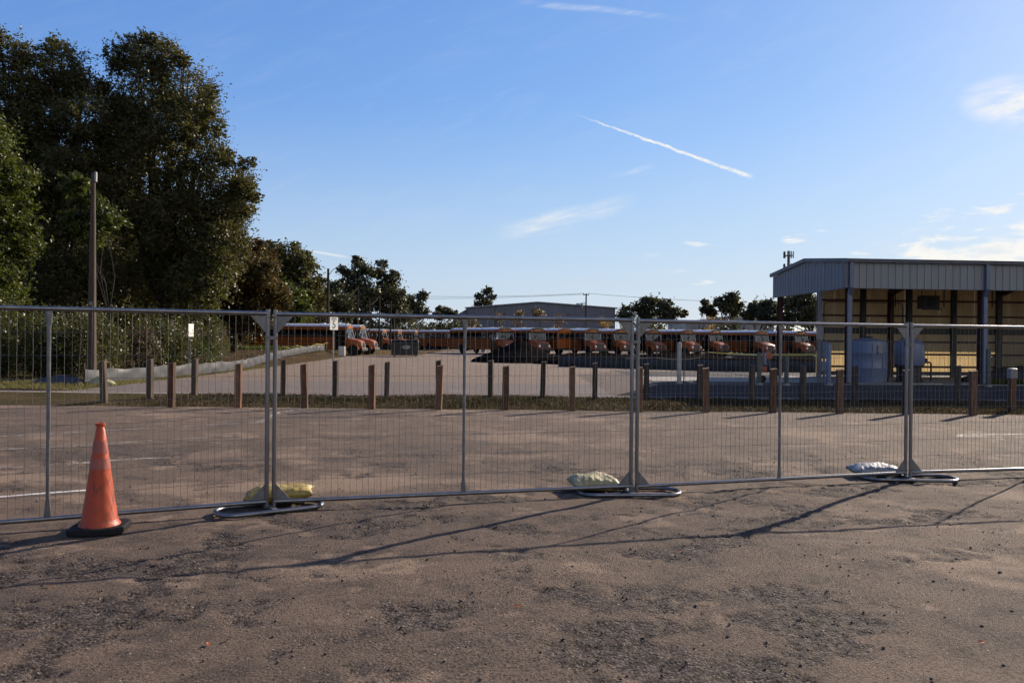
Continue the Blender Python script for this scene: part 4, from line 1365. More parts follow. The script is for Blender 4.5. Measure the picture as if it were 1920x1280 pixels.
# heater hung from the roof
ht = thing('unit_heater', (15.65, 30.1, 3.20), 'dark unit heater hung under the shed roof', 'heater', rz=SHR)
ht.scale = (0.8, 0.8, 0.8)
MB().box((0, 0, 0), (0.80, 0.55, 0.62)).build('casing', 'dark_steel', ht, bevel=0.02)
MB().lathe([(0.22, -0.30), (0.24, -0.27)], 20, (0, 0, 0.0), 'y').build('fan_ring', 'tank_dark', ht)
MB().box((0, -0.28, -0.34), (0.95, 0.06, 0.05)).build('louvre', 'dark_steel', ht)
for s in (-1, 1):
    MB().tube([(s * 0.33, 0, 0.30), (s * 0.33, 0, 1.60)], 0.018, 6).build('hanger_rod', 'dark_steel', ht)
# sign and boxes on the shed's service post
sv = thing('service_post', (10.46, 27.2, 0.292), 'grey service post with meter boxes and a faded sign left of the shed', 'post')
sv.scale = (0.8, 0.8, 0.8)
MB().box((0, 0, 1.95), (0.14, 0.14, 3.9)).build('mast', 'shed_trim', sv, bevel=0.01)
MB().box((-0.02, -0.10, 2.22), (0.30, 0.012, 0.82)).build('sign_board', 'sign_faded', sv, bevel=0.003)
MB().box((0.22, -0.02, 1.38), (0.26, 0.20, 0.72)).build('meter_box', 'spout', sv, bevel=0.012)
MB().box((0.16, -0.02, 0.70), (0.24, 0.18, 0.40)).build('meter_box', 'tank', sv, bevel=0.012)
MB().tube([(0.2, 0, 0.0), (0.2, 0, 0.5)], 0.05, 8).build('conduit', 'spout', sv)
MB().tube([(0.2, 0, 0.9), (0.2, 0, 1.03)], 0.04, 8).build('conduit', 'spout', sv)
bx_ = thing('wall_box', (15.95, 32.05, 1.30), 'small blue-grey electrical box on the back wall column of the shed', 'electrical box', rz=SHR)
bx_.scale = (0.8, 0.8, 0.8)
MB().box((0, 0, 0.2), (0.36, 0.2, 0.5)).build('box', 'spout', bx_, bevel=0.012)
MB().box((0, -0.104, 0.2), (0.30, 0.012, 0.42)).build('door', 'spout', bx_, bevel=0.004)

# tanks
t1 = thing('water_tank', (12.18, 27.48, 0.312), 'large bluish plastic tank standing on the floor at the shed corner', 'tank')
t1.scale = (0.8, 0.8, 0.8)
prof = [(0.78, 0.0), (0.79, 0.05), (0.79, 0.60), (0.80, 0.62), (0.79, 0.64), (0.79, 1.22), (0.80, 1.24), (0.79, 1.26), (0.79, 1.68), (0.76, 1.75), (0.55, 1.83), (0.25, 1.88), (0.05, 1.89)]
MB().lathe(prof, 40).build('shell', 'tank', t1, 35)
MB().lathe([(0.24, 1.84), (0.24, 1.94), (0.21, 1.96), (0.02, 1.965)], 24).build('lid', 'tank_dark', t1, 35)
for k in range(10):
    a = 2 * math.pi * k / 10 + 0.2
    MB().box((0.795 * math.cos(a), 0.795 * math.sin(a), 0.95), (0.05, 0.05, 1.4), a).build('rib', 'tank', t1, bevel=0.01)
MB().box((0.24, -0.78, 1.42), (0.26, 0.012, 0.34), R(17)).build('label_plate', 'sign_faded', t1)
t2 = thing('cone_top_tank', (13.8, 27.8, 0.312), 'smaller pale tank with cone top raised on a black stand', 'tank')
t2.scale = (0.8, 0.8, 0.8)
MB().lathe([(0.58, 0.0), (0.58, 0.06), (0.50, 0.08), (0.50, 0.66), (0.60, 0.68), (0.60, 0.74)], 28).build('stand', 'tank_dark', t2, 35)
MB().lathe([(0.60, 0.742), (0.62, 0.80), (0.62, 1.62), (0.58, 1.70), (0.34, 1.84), (0.30, 1.90), (0.27, 1.99)], 36).build('shell', 'tank', t2, 35)
MB().lathe([(0.30, 1.992), (0.30, 2.03), (0.05, 2.05)], 24).build('lid', 'tank_dark', t2, 35)
MB().tube([(0.60, -0.2, 0.86), (0.80, -0.2, 0.86), (0.86, -0.2, 0.80), (0.86, -0.2, 0.02)], 0.04, 8).build('outlet_pipe', 'tank_dark', t2, 60)
MB().lathe([(0.02, -0.03), (0.09, -0.03), (0.09, 0.03), (0.02, 0.03)], 12, (0.62, -0.2, 0.95), 'y').build('valve', 'tank_dark', t2)
pp = thing('standpipe', (13.02, 27.68, 0.312), 'dark valved standpipe between the two tanks', 'pipe')
pp.scale = (0.8, 0.8, 0.8)
MB().tube([(0, 0, 0), (0, 0, 1.85)], 0.035, 8).build('riser', 'tank_dark', pp)
for z in (0.45, 0.85, 1.2):
    MB().lathe([(0.04, z - 0.06), (0.08, z - 0.04), (0.08, z + 0.04), (0.04, z + 0.06)], 10).build('coupling', 'tank_dark', pp)
heap('tarpaulin_heap', (18.1, 28.5, 0.31), 2.1, 1.0, 0.60, 'tarp', 'dark tarpaulin-covered heap inside the shed at the right edge', 'heap', 31, 40, 0.6, 0.08)
p = scatter(3500, 15.9, 20.0, 26.7, 27.7, lambda x, y: np.full_like(x, 0.7), lambda x, y: np.full_like(x, 0.31))
tag(link('shed_weeds', blades('shed_weeds', p, rng.uniform(0.06, 0.22, len(p)), 'leaf_green', 0.024, 0.8)), 'green weeds along the front of the tarpaulin heap', 'weeds', kind='stuff')
ct = thing('light_blocker', (23.0, 34.6, 0.29), 'unseen stack of boxes added behind the shed to shade its back wall', 'blocker')  # out of view, added only to keep sun off part of the wall
for z in (0.5, 1.5):
    MB().box((0, 0, z), (3.4, 0.9, 0.98)).build('blocker', 'timber_grey', ct, bevel=0.02)

# ------------------------------------------------------------------ school buses
BL, BW = 11.7, 2.40                    # body behind the windscreen plus bonnet
HOOD = 1.55


def make_bus():
    """front bumper at x = 0, heading +x, length BL"""
    r = bpy.data.objects.new('school_bus', None)
    col.objects.link(r)
    hw = BW / 2
    xb, xf = -BL, -HOOD
    lo = MB()
    for s in (-1, 1):                            # lower side panels with wheel arches
        y0, y1 = s * (hw - 0.05), s * hw
        prof = [(xb, 0.62), (xb + 2.2, 0.62), (xb + 2.25, 0.95), (xb + 2.5, 1.12), (xb + 2.85, 1.12), (xb + 3.1, 0.95), (xb + 3.15, 0.62), (xf - (1.05 if s < 0 else 0.02), 0.55), (xf - (1.05 if s < 0 else 0.02), 1.84), (xb, 1.84)]
        lo.prism(prof, min(y0, y1), max(y0, y1), 'y')
        lo.box(((xb + xf) / 2, s * (hw - 0.04), 2.64), (xf - xb, 0.05, 0.29))
    lo.box((xb + 0.03, 0, 1.25), (0.06, BW - 0.1, 1.2))
    lo.box((xb + 0.03, 0, 2.61), (0.06, BW - 0.14, 0.34))
    for s in (-1, 1):
        lo.box((xb + 0.03, s * (hw - 0.14), 2.15), (0.06, 0.18, 0.62))
        lo.box((xf - 0.06, s * (hw - 0.08), 2.15), (0.10, 0.10, 0.75))
    lo.box((xb + 0.03, 0, 2.15), (0.06, 0.12, 0.62))
    lo.box((xf - 0.05, 0, 1.45), (0.10, BW - 0.1, 0.8))
    lo.build('body', 'bus', r)
    nW = 11
    wx0, wx1 = xb + 0.12, xf - 1.12
    step = (wx1 - wx0) / nW
    pil = MB()
    for s in (-1, 1):
        for k in range(nW + 1):
            pil.box((wx0 + step * k, s * (hw - 0.03), 2.17), (0.07, 0.045, 0.66))
    pil.build('window_pillars', 'bus_black', r)
    wmesh = MB().box((0, 0, 0), (step - 0.075, 0.012, 0.62)).mesh('window', 'glass')
    bar = MB().box((0, 0, 0), (step - 0.075, 0.02, 0.03)).mesh('sash_bar', 'bus_black')
    for s in (-1, 1):
        for k in range(nW):
            wo = link('window', wmesh, r, (wx0 + step * (k + 0.5), s * (hw - 0.03), 2.17))
            link('sash_bar', bar, wo, (0, 0, 0.0))
    sec = [(-hw + 0.05, 2.79), (-hw + 0.06, 2.81), (-hw + 0.13, 2.89), (-hw + 0.38, 3.0), (-0.35, 3.07), (0.35, 3.07), (hw - 0.38, 3.0), (hw - 0.13, 2.89), (hw - 0.06, 2.81), (hw - 0.05, 2.79)]
    MB().prism(sec, xb, xf + 0.04, 'x').build('roof', 'bus_roof', r, 40)
    for x in (xb + 2.5, xf - 2.6):
        MB().box((x, 0, 3.10), (0.5, 0.5, 0.08), 0, 0.85).build('roof_hatch', 'bus_roof', r, bevel=0.01)
    cap = [(-hw + 0.03, 2.48), (-hw + 0.05, 2.70), (-hw + 0.16, 2.84), (-hw + 0.42, 2.95), (-0.35, 3.01), (0.35, 3.01), (hw - 0.42, 2.95), (hw - 0.16, 2.84), (hw - 0.05, 2.70), (hw - 0.03, 2.48)]
    MB().prism(cap, xf - 0.10, xf + 0.07, 'x').build('front_cap', 'bus_black', r, 40)
    MB().prism(cap, xb - 0.03, xb, 'x').build('rear_cap', 'bus', r, 40)
    for xx, nm in ((xf + 0.07, 1), (xb - 0.03, -1)):
        sgn = MB().box((xx + nm * 0.03, 0, 2.76), (0.06, 1.05, 0.22)).build('header_sign', 'amber', r, bevel=0.01)
        link('lettering', TXT_BUS, sgn, (xx + nm * 0.062, 0, 2.76), (R(90), 0, R(90) if nm > 0 else R(-90)))
        for s in (-1, 1):
            for yy, mt in ((0.72, 'amber'), (0.93, 'red_lamp')):
                MB().lathe([(0.09, 0), (0.09, 0.04), (0.05, 0.055)] if nm > 0 else [(0.05, -0.055), (0.09, -0.04), (0.09, 0)], 12, (xx, s * yy, 2.74), 'x').build('warning_lamp', mt, r, 50)
    MB().box(((xb + xf) / 2, 0, 0.80), (xf - xb - 0.1, BW - 0.14, 0.12)).build('floor', 'bus_in', r)
    st = MB()
    for k in range(9):
        for s in (-1, 1):
            st.box((xb + 0.9 + 0.86 * k, s * 0.68, 1.30), (0.12, 0.92, 0.9))
            st.box((xb + 1.15 + 0.86 * k, s * 0.68, 1.02), (0.42, 0.92, 0.16))
    st.build('seats', 'bus_in', r)
    # windscreen, two panes, raked
    for s in (-1, 1):
        MB().add([(xf - 0.0, s * 0.03, 2.50), (xf - 0.0, s * (hw - 0.13), 2.50), (xf + 0.22, s * (hw - 0.16), 1.72), (xf + 0.22, s * 0.03, 1.72)], [(0, 1, 2, 3)]).build('windscreen', 'shield', r)
        MB().beam((xf, s * (hw - 0.09), 2.52), (xf + 0.23, s * (hw - 0.12), 1.70), 0.06, 0.07).build('windscreen_pillar', 'bus_roof', r)
        MB().add([(xf - 0.05, s * (hw - 0.05), 2.48), (xf - 0.05, s * (hw - 0.05), 1.76), (xf + 0.2, s * (hw - 0.11), 1.76), (xf + 0.02, s * (hw - 0.09), 2.48)], [(0, 1, 2, 3)]).build('quarter_glass', 'shield', r)
    MB().beam((xf + 0.005, 0, 2.5), (xf + 0.225, 0, 1.71), 0.05, 0.05).build('centre_pillar', 'bus_black', r)
    # bonnet: rounded, narrowing towards the nose
    rows = []
    for (x, hwid, zt, zs) in ((xf + 0.02, 1.00, 1.72, 1.45), (xf + 0.35, 0.98, 1.70, 1.42), (xf + 0.9, 0.92, 1.60, 1.30), (xf + 1.25, 0.86, 1.48, 1.18), (xf + 1.42, 0.80, 1.34, 1.05), (xf + 1.46, 0.76, 1.15, 0.95)):
        rows.append([(x, -hwid, 0.72), (x, -hwid, zs), (x, -hwid * 0.88, (zs + zt) / 2 + 0.05), (x, -hwid * 0.6, zt - 0.02), (x, 0, zt), (x, hwid * 0.6, zt - 0.02), (x, hwid * 0.88, (zs + zt) / 2 + 0.05), (x, hwid, zs), (x, hwid, 0.72)])
    vs = [p for q in rows for p in q]
    fs = [(i * 9 + k, i * 9 + k + 1, (i + 1) * 9 + k + 1, (i + 1) * 9 + k) for i in range(5) for k in range(8)]
    fs.append(tuple(45 + k for k in range(9)))
    MB().add(vs, fs).build('bonnet', 'bus', r, 35)
    for s in (-1, 1):                            # fenders over the front wheels
        fb = []
        for q in range(13):
            a = R(180 * q / 12)
            fb.append((-0.95 + 0.66 * math.cos(a), 0.50 + 0.66 * math.sin(a)))
        inner = [(-0.95 + 0.58 * math.cos(R(180 * q / 12)), 0.50 + 0.58 * math.sin(R(180 * q / 12))) for q in range(12, -1, -1)]
        MB().prism(fb + inner, min(s * 0.80, s * 1.17), max(s * 0.80, s * 1.17), 'y').build('fender', 'bus', r, 40)
        MB().lathe([(0.03, 0.02), (0.13, 0.02), (0.15, -0.04), (0.15, -0.10)], 16, (-0.10, s * 0.66, 1.02), 'x').build('headlight', 'chrome', r, 40)
        ar = MB()
        ar.tube([(-0.55, s * 0.9, 1.45), (-0.35, s * 1.12, 1.75), (-0.30, s * 1.18, 1.95)], 0.02, 5)
        ar.box((-0.30, s * 1.18, 2.05), (0.08, 0.22, 0.30))
        ar.build('crossview_mirror', 'bus_black', r)
        ar = MB()
        ar.tube([(xf, s * 1.12, 2.45), (xf + 0.25, s * 1.38, 2.40), (xf + 0.25, s * 1.40, 1.95)], 0.02, 5)
        ar.box((xf + 0.25, s * 1.40, 2.12), (0.08, 0.20, 0.42))
        ar.build('mirror', 'bus_black', r)
    gr_ = MB()
    gr_.box((-0.085, 0, 1.05), (0.05, 0.86, 0.44))
    for k in range(7):
        gr_.box((-0.055, 0, 0.87 + 0.06 * k), (0.03, 0.80, 0.025))
    gr_.build('grille', 'grille', r)
    MB().box((-0.06, 0, 0.60), (0.20, 2.25, 0.28)).build('bumper', 'bus_black', r, bevel=0.04)
    MB().box((xb - 0.10, 0, 0.66), (0.20, 2.3, 0.26)).build('rear_bumper', 'bus_black', r, bevel=0.04)
    for s in (-1, 1):
        for z in (1.76, 1.38, 1.02):
            le = xf - (1.08 if s < 0 else 0.05)
            MB().box(((xb + le) / 2, s * (hw + 0.012), z), (le - xb, 0.03, 0.06)).build('rub_rail', 'bus_black', r)
        MB().lathe([(0.10, -0.02), (0.10, 0.0)], 14, (xb - 0.02, s * 0.92, 1.45), 'x').build('tail_lamp', 'red_lamp', r)
        MB().add([(xb - 0.004, s * 0.08, 1.88), (xb - 0.004, s * (hw - 0.25), 1.88), (xb - 0.004, s * (hw - 0.25), 2.42), (xb - 0.004, s * 0.08, 2.42)], [(0, 1, 2, 3)]).build('rear_window', 'glass', r)
    # entrance door on the kerb side (-y)
    d_ = MB()
    for z in (0.60, 1.40, 2.46):
        d_.box((xf - 0.53, -(hw - 0.03), z), (1.0, 0.05, 0.08))
    for x in (xf - 1.0, xf - 0.53, xf - 0.06):
        d_.box((x, -(hw - 0.03), 1.53), (0.06, 0.05, 1.9))
    do = d_.build('door', 'bus_black', r)
    for x in (xf - 0.765, xf - 0.295):
        MB().box((x, -(hw - 0.03), 1.93), (0.40, 0.012, 1.0)).build('pane', 'glass', do)
        MB().box((x, -(hw - 0.03), 1.0), (0.40, 0.012, 0.74)).build('pane', 'glass', do)
    wh = MB().lathe([(0.30, -0.13), (0.46, -0.13), (0.50, -0.09), (0.50, 0.09), (0.46, 0.13), (0.30, 0.13)], 24, (0, 0, 0), 'y').mesh('wheel', 'tyre', 40)
    rm = MB().lathe([(0.02, -0.10), (0.12, -0.12), (0.14, -0.06), (0.26, -0.05), (0.31, -0.12), (0.31, 0.12), (0.26, 0.05), (0.14, 0.06), (0.12, 0.12), (0.02, 0.10)], 20, (0, 0, 0), 'y').mesh('rim', 'rim', 40)
    for x, y in ((-0.95, 0.98), (-0.95, -0.98), (xb + 2.68, 1.02), (xb + 2.68, -1.02)):
        wo = link('wheel', wh, r, (x, y, 0.50))
        link('rim', rm, wo)
    ch = MB()
    for s in (-1, 1):
        ch.box((-5.2, s * 0.42, 0.62), (9.6, 0.08, 0.22))
    ch.build('chassis', 'bus_black', r)
    ax = MB()
    ax.tube([(-0.95, -0.9, 0.5), (-0.95, 0.9, 0.5)], 0.06, 8)
    ax.tube([(xb + 2.68, -0.95, 0.5), (xb + 2.68, 0.95, 0.5)], 0.09, 8)
    ax.build('axles', 'bus_black', r)
    return r


TXT_BUS = text_mesh('SCHOOL BUS', 0.165, 'sign_black')
proto = make_bus()
A = 34.0
# front X, front Y, heading angle (degrees from +x, counter-clockwise), label
row = 'orange school bus in the angled row, '
buses = [
    (-0.15, 90.5, -(90 - A), row + 'leftmost, partly behind the millings pile'),
    (3.75, 90.0, -(90 - A), row + 'right behind the peak of the millings pile'),
    (9.75, 89.5, -(90 - A), row + 'just left of the middle fence post, windows see-through'),
    (13.7, 91.0, -(90 - A), row + 'nose hidden by the middle fence post'),
    (17.2, 91.5, -(90 - A), row + 'first one right of the middle fence post'),
    (21.2, 92.0, -(90 - A), row + 'behind the pale round-topped bollard'),
    (25.2, 92.5, -(90 - A), row + 'behind the start of the caution tape'),
    (30.0, 93.5, -(90 - A), row + 'behind the orange machine'),
    (35.2, 93.5, -(90 - A), row + 'farthest right, beside the shed'),
    (40.5, 94.5, -(90 - A), row + 'mostly hidden behind the shed wall'),
    (-14.35, 78.0, -3.0, 'long orange school bus parked side-on at the left, nearest of its group'),
    (-13.9, 82.5, -3.0, 'orange school bus side-on, nose just ahead of the nearest side-on bus'),
    (-17.2, 117.0, -6.0, 'orange school bus side-on behind the black dumpster, leftmost of three windscreens'),
    (-15.6, 121.5, -6.0, 'orange school bus side-on behind the black dumpster, middle of three windscreens'),
    (-13.6, 126.0, -6.0, 'orange school bus side-on behind the black dumpster, rightmost windscreen'),
    (-12.6, 131.0, -8.0, 'far orange school bus whose nose shows right of the dumpster'),
    (-5.3, 118.0, -42.0, 'smaller-looking orange school bus alone, left of the angled row'),
    (-11.2, 140.0, 88.0, 'distant orange school bus seen squarely from behind'),
    (2.0, 101.8, 90 + A, 'orange school bus in the angled row facing away, red lamps showing'),
]
for i, (x, y, ang, lab) in enumerate(buses):
    o = proto if i == 0 else copy_tree(proto)
    if i == 18:
        # this one shows its rear: x, y is the nose, put the tail among the others
        x, y = 6.1 + BL * math.cos(R(ang)), 91.8 + BL * math.sin(R(ang))
    jr = random.Random(900 + i)
    if i < 10:
        x, y, ang = x + jr.uniform(-0.25, 0.25), y + jr.uniform(-0.9, 0.9), ang + jr.uniform(-3, 3)
    o.location = (x, y, -0.035)
    o.rotation_euler = (0, 0, R(ang))
    tag(o, lab, 'school bus', 'parked school buses')

# ------------------------------------------------------------------ yard objects
dm = thing('dumpster', (-10.0, 75.0, -0.035), 'black metal dumpster with a grey oval badge in the yard', 'dumpster', rz=R(6))
MB().prism([(-0.85, 0.16), (0.75, 0.16), (0.85, 1.25), (0.55, 1.58), (-0.85, 1.40)], -1.25, 1.25, 'x').build('bin', 'dump', dm, bevel=0.02)
MB().box((0, -0.93, 1.16), (2.56, 0.12, 0.10)).build('lip', 'dump', dm)
for s in (-1, 1):
    MB().box((s * 1.32, -0.1, 0.85), (0.14, 0.9, 0.16)).build('fork_pocket', 'dump', dm)
    MB().box((s * 0.63, -0.02, 1.53), (1.20, 1.5, 0.05)).build('lid', 'dump', dm)
    for y in (-0.6, 0.5):
        MB().lathe([(0.02, -0.04), (0.10, -0.04), (0.10, 0.04), (0.02, 0.04)], 12, (s * 1.0, y, 0.10), 'x').build('caster', 'tyre', dm)
for x in (-0.8, 0.8):
    MB().box((x, -0.87, 0.66), (0.10, 0.06, 0.95)).build('stiffener', 'dump', dm)
bd = MB().prism([(0.38 * math.cos(2 * math.pi * k / 24), 0.18 * math.sin(2 * math.pi * k / 24)) for k in range(24)], -0.008, 0.008, 'y').build('badge', 'dump_logo', dm, loc=(0.10, -0.875, 0.92))
mk = MB()
for x, ww, hh in ((-0.20, 0.10, 0.10), (-0.06, 0.05, 0.13), (0.05, 0.04, 0.13), (0.18, 0.09, 0.04)):
    mk.box((x, -0.012, 0.0), (ww, 0.008, hh))
mk.build('badge_marks', 'dump', bd)
cb = thing('utility_cabinet', (-15.85, 74.6, -0.03), 'small white cabinet in front of the nearest side-on bus', 'cabinet')
MB().box((0, 0, 0.48), (0.58, 0.45, 0.86)).build('casing', 'white_box', cb, bevel=0.015)
MB().box((0, 0, 0.025), (0.66, 0.53, 0.05)).build('plinth', 'concrete', cb)
MB().box((0.0, -0.231, 0.48), (0.50, 0.012, 0.76)).build('door', 'white_box', cb, bevel=0.004)
dr = thing('steel_drum', (-3.75, 106.0, -0.035), 'blue-grey drum standing at the left end of the angled bus row', 'drum')
MB().lathe([(0.30, 0), (0.32, 0.02), (0.31, 0.04), (0.31, 0.30), (0.33, 0.32), (0.31, 0.34), (0.31, 0.60), (0.33, 0.62), (0.31, 0.64), (0.31, 0.90), (0.32, 0.93), (0.30, 0.94)], 20).build('shell', 'drum', dr, 35)
MB().lathe([(0.28, 0.942), (0.28, 0.95), (0.02, 0.955)], 20).build('lid', 'drum', dr)

# ------------------------------------------------------------------ warehouse and far building
wh_ = thing('warehouse', (0, 150, -0.06), 'wide blue-grey metal warehouse with a low gable behind the buses', 'warehouse')
MB().prism([(-8.5, 0), (19.3, 0), (19.3, 7.78), (4.7, 8.72), (-8.5, 7.55)], 0.0, 42.0, 'y').build('wall', 'wh_wall', wh_)
seam_me = MB().box((0, 0, 0), (0.05, 0.05, 1.0)).mesh('cladding_rib', 'wh_wall')
for k in range(28):
    x = -8.2 + k * 1.0
    top = 7.55 + (x + 8.5) * (8.72 - 7.55) / 13.2 if x < 4.7 else 8.72 - (x - 4.7) * (8.72 - 7.78) / 14.6
    o = link('cladding_rib', seam_me, wh_, (x, -0.025, top / 2))
    o.scale = (1, 1, top)
MB().add([(-8.9, -0.4, 7.56), (4.7, -0.4, 8.76), (4.7, 42.3, 8.76), (-8.9, 42.3, 7.56), (-8.9, -0.4, 7.72), (4.7, -0.4, 8.92), (4.7, 42.3, 8.92), (-8.9, 42.3, 7.72)],
         [(0, 1, 2, 3), (7, 6, 5, 4), (0, 4, 5, 1), (1, 5, 6, 2), (2, 6, 7, 3), (3, 7, 4, 0)]).build('roof', 'wh_roof', wh_)
MB().add([(4.7, -0.4, 8.76), (19.7, -0.4, 7.78), (19.7, 42.3, 7.78), (4.7, 42.3, 8.76), (4.7, -0.4, 8.92), (19.7, -0.4, 7.94), (19.7, 42.3, 7.94), (4.7, 42.3, 8.92)],
         [(0, 1, 2, 3), (7, 6, 5, 4), (0, 4, 5, 1), (1, 5, 6, 2), (2, 6, 7, 3), (3, 7, 4, 0)]).build('roof', 'wh_roof', wh_)
MB().prism([(-11.2, 0), (-8.52, 0), (-8.52, 7.45), (-11.2, 5.9)], 0.6, 40.0, 'y').build('lean_to', 'wh_wall', wh_)
MB().box((4.6, -0.06, 6.55), (1.85, 0.10, 2.3)).build('loft_opening', 'dark', wh_)
MB().box((12.6, 3.0, 8.55), (0.8, 0.8, 0.5)).build('roof_vent', 'wh_roof', wh_, bevel=0.05)
for x in (-1.5, 10.5):
    MB().box((x, -0.15, 6.6), (0.35, 0.3, 0.2)).build('wall_lamp', 'dark', wh_)
MB().box((-2.0, -0.06, 2.0), (4.0, 0.10, 4.0)).build('roller_door', 'dark', wh_)
fb_ = thing('far_building', (36, 165, -0.06), 'long pale grey metal building far off left of the shed', 'building')
MB().prism([(0, 0), (18, 0), (18, 7.4), (13, 7.5), (0, 5.6)], 0, 20, 'y').build('wall', 'shed_clad', fb_)
MB().add([(-0.3, -0.4, 5.6), (13, -0.4, 7.55), (13, 20.4, 7.55), (-0.3, 20.4, 5.6), (-0.3, -0.4, 5.75), (13, -0.4, 7.7), (13, 20.4, 7.7), (-0.3, 20.4, 5.75)],
         [(0, 1, 2, 3), (7, 6, 5, 4), (0, 4, 5, 1), (1, 5, 6, 2), (2, 6, 7, 3), (3, 7, 4, 0)]).build('roof', 'wh_roof', fb_)
for k in range(8):
    MB().box((1.2 + 2.2 * k, -0.04, 2.9), (0.08, 0.06, 5.0)).build('cladding_rib', 'shed_clad', fb_)

# ------------------------------------------------------------------ poles, wires, tower


def upole(x, y, h, r, label, arm=False, mat='pole_wood'):
    o = thing('utility_pole', (x, y, -0.06), label, 'pole')
    MB().tube([(0, 0, 0), (0, 0, h * 0.5), (0, 0, h)], [r, r * 0.88, r * 0.7], 10).build('shaft', mat, o, 60)
    return o


u1 = upole(-21.9, 95.0, 9.95, 0.19, 'dark utility pole with a curved lamp arm above the speed sign')
MB().tube([(0.1, 0, 9.2), (0.5, 0, 9.75), (1.0, 0, 10.1), (1.5, 0, 10.25)], 0.04, 6).build('lamp_arm', 'galv_dull', u1, 60)
MB().lathe([(0.05, -0.30), (0.12, -0.2), (0.13, 0.1), (0.06, 0.25)], 10, (1.7, 0, 10.24), 'x').build('lamp_head', 'galv_dull', u1, 50)
for (px, top, lab, arm) in ((671, 537, 'tallest of the thin poles in front of the far clump of oaks', True), (692, 559, 'short thin pole, second in the group before the far clump of oaks', False),
                            (711, 554, 'thin pole with a drooping cable, third before the far clump of oaks', True), (732, 564, 'rightmost short thin pole before the far clump of oaks', False)):
    h = 1.70 + (634.5 - top) / 1500 * 112
    o = upole((px - 960) / 1500 * 112, 112, h, 0.12, lab)
    if arm:
        MB().tube([(-0.08, 0, h - 0.1), (-0.5, 0, h - 0.75), (-1.0, 0, h - 1.2), (-1.5, 0, h - 1.35), (-1.9, 0, h - 1.40)], 0.03, 5).build('drop_cable', 'rope', o)
pw_ = upole(12.9, 140, 9.9, 0.17, 'utility pole with a crossarm in front of the warehouse')
MB().box((-0.5, 0, 8.2), (0.9, 0.12, 0.14)).build('crossarm', 'pole_wood', pw_)
MB().lathe([(0.18, 7.3), (0.20, 7.4), (0.20, 8.0), (0.16, 8.1)], 12, (-0.75, -0.1, 0)).build('transformer', 'galv_dull', pw_, 40)
for s in (-0.45, 0.0, 0.4):
    MB().lathe([(0.05, 9.75), (0.08, 9.82), (0.05, 9.98)], 8, (s, 0, 0)).build('insulator', 'dark_steel', pw_)
MB().box((0, 0, 9.7), (1.1, 0.1, 0.10)).build('crossarm', 'pole_wood', pw_)
u2 = upole(-3.0, 140, 7.8, 0.12, 'thin dark pole against the left half of the warehouse')
MB().box((0.3, 0, 7.7), (0.8, 0.1, 0.08)).build('lamp_arm', 'dark_steel', u2)


def wire_line(a, b_, sag, label):
    pts = [(a[0] + (b_[0] - a[0]) * k / 16, a[1] + (b_[1] - a[1]) * k / 16, a[2] + (b_[2] - a[2]) * k / 16 - sag * 4 * (k / 16) * (1 - k / 16)) for k in range(17)]
    tag(MB().tube(pts, 0.028, 5).build('overhead_wire', 'cable'), label, 'wire')


wire_line((12.5, 140, 9.9), (-40, 142, 10.2), 0.9, 'upper overhead wire running left from the warehouse pole')
wire_line((12.9, 140, 9.75), (-40, 142, 9.0), 0.6, 'lower overhead wire running left from the warehouse pole')
wire_line((13.3, 140, 9.9), (70, 150, 9.6), 0.9, 'overhead wire running right from the warehouse pole')
ctw = thing('cell_tower', (103.4, 300, -0.06), 'cell tower with antenna arrays rising behind the shed roof', 'tower')
MB().tube([(0, 0, 0), (0, 0, 36.0)], [0.9, 0.45], 12).build('mast', 'dark_steel', ctw, 60)
for z in (34.2, 29.6):
    MB().tube([(1.7 * math.cos(q), 1.7 * math.sin(q), z) for q in np.linspace(0, 2 * math.pi, 19)[:-1]], 0.10, 5, closed=True).build('ring', 'dark_steel', ctw)
    for k in range(9):
        a = 2 * math.pi * k / 9
        MB().box((1.75 * math.cos(a), 1.75 * math.sin(a), z + 0.35), (0.32, 0.32, 2.4), a).build('antenna', 'dark_steel', ctw)
    sp = MB()
    for k in range(3):
        a = 2 * math.pi * k / 3 + 0.3
        sp.beam((0, 0, z), (1.7 * math.cos(a), 1.7 * math.sin(a), z), 0.12, 0.12)
    sp.build('spokes', 'dark_steel', ctw)

# ------------------------------------------------------------------ trees and shrubs


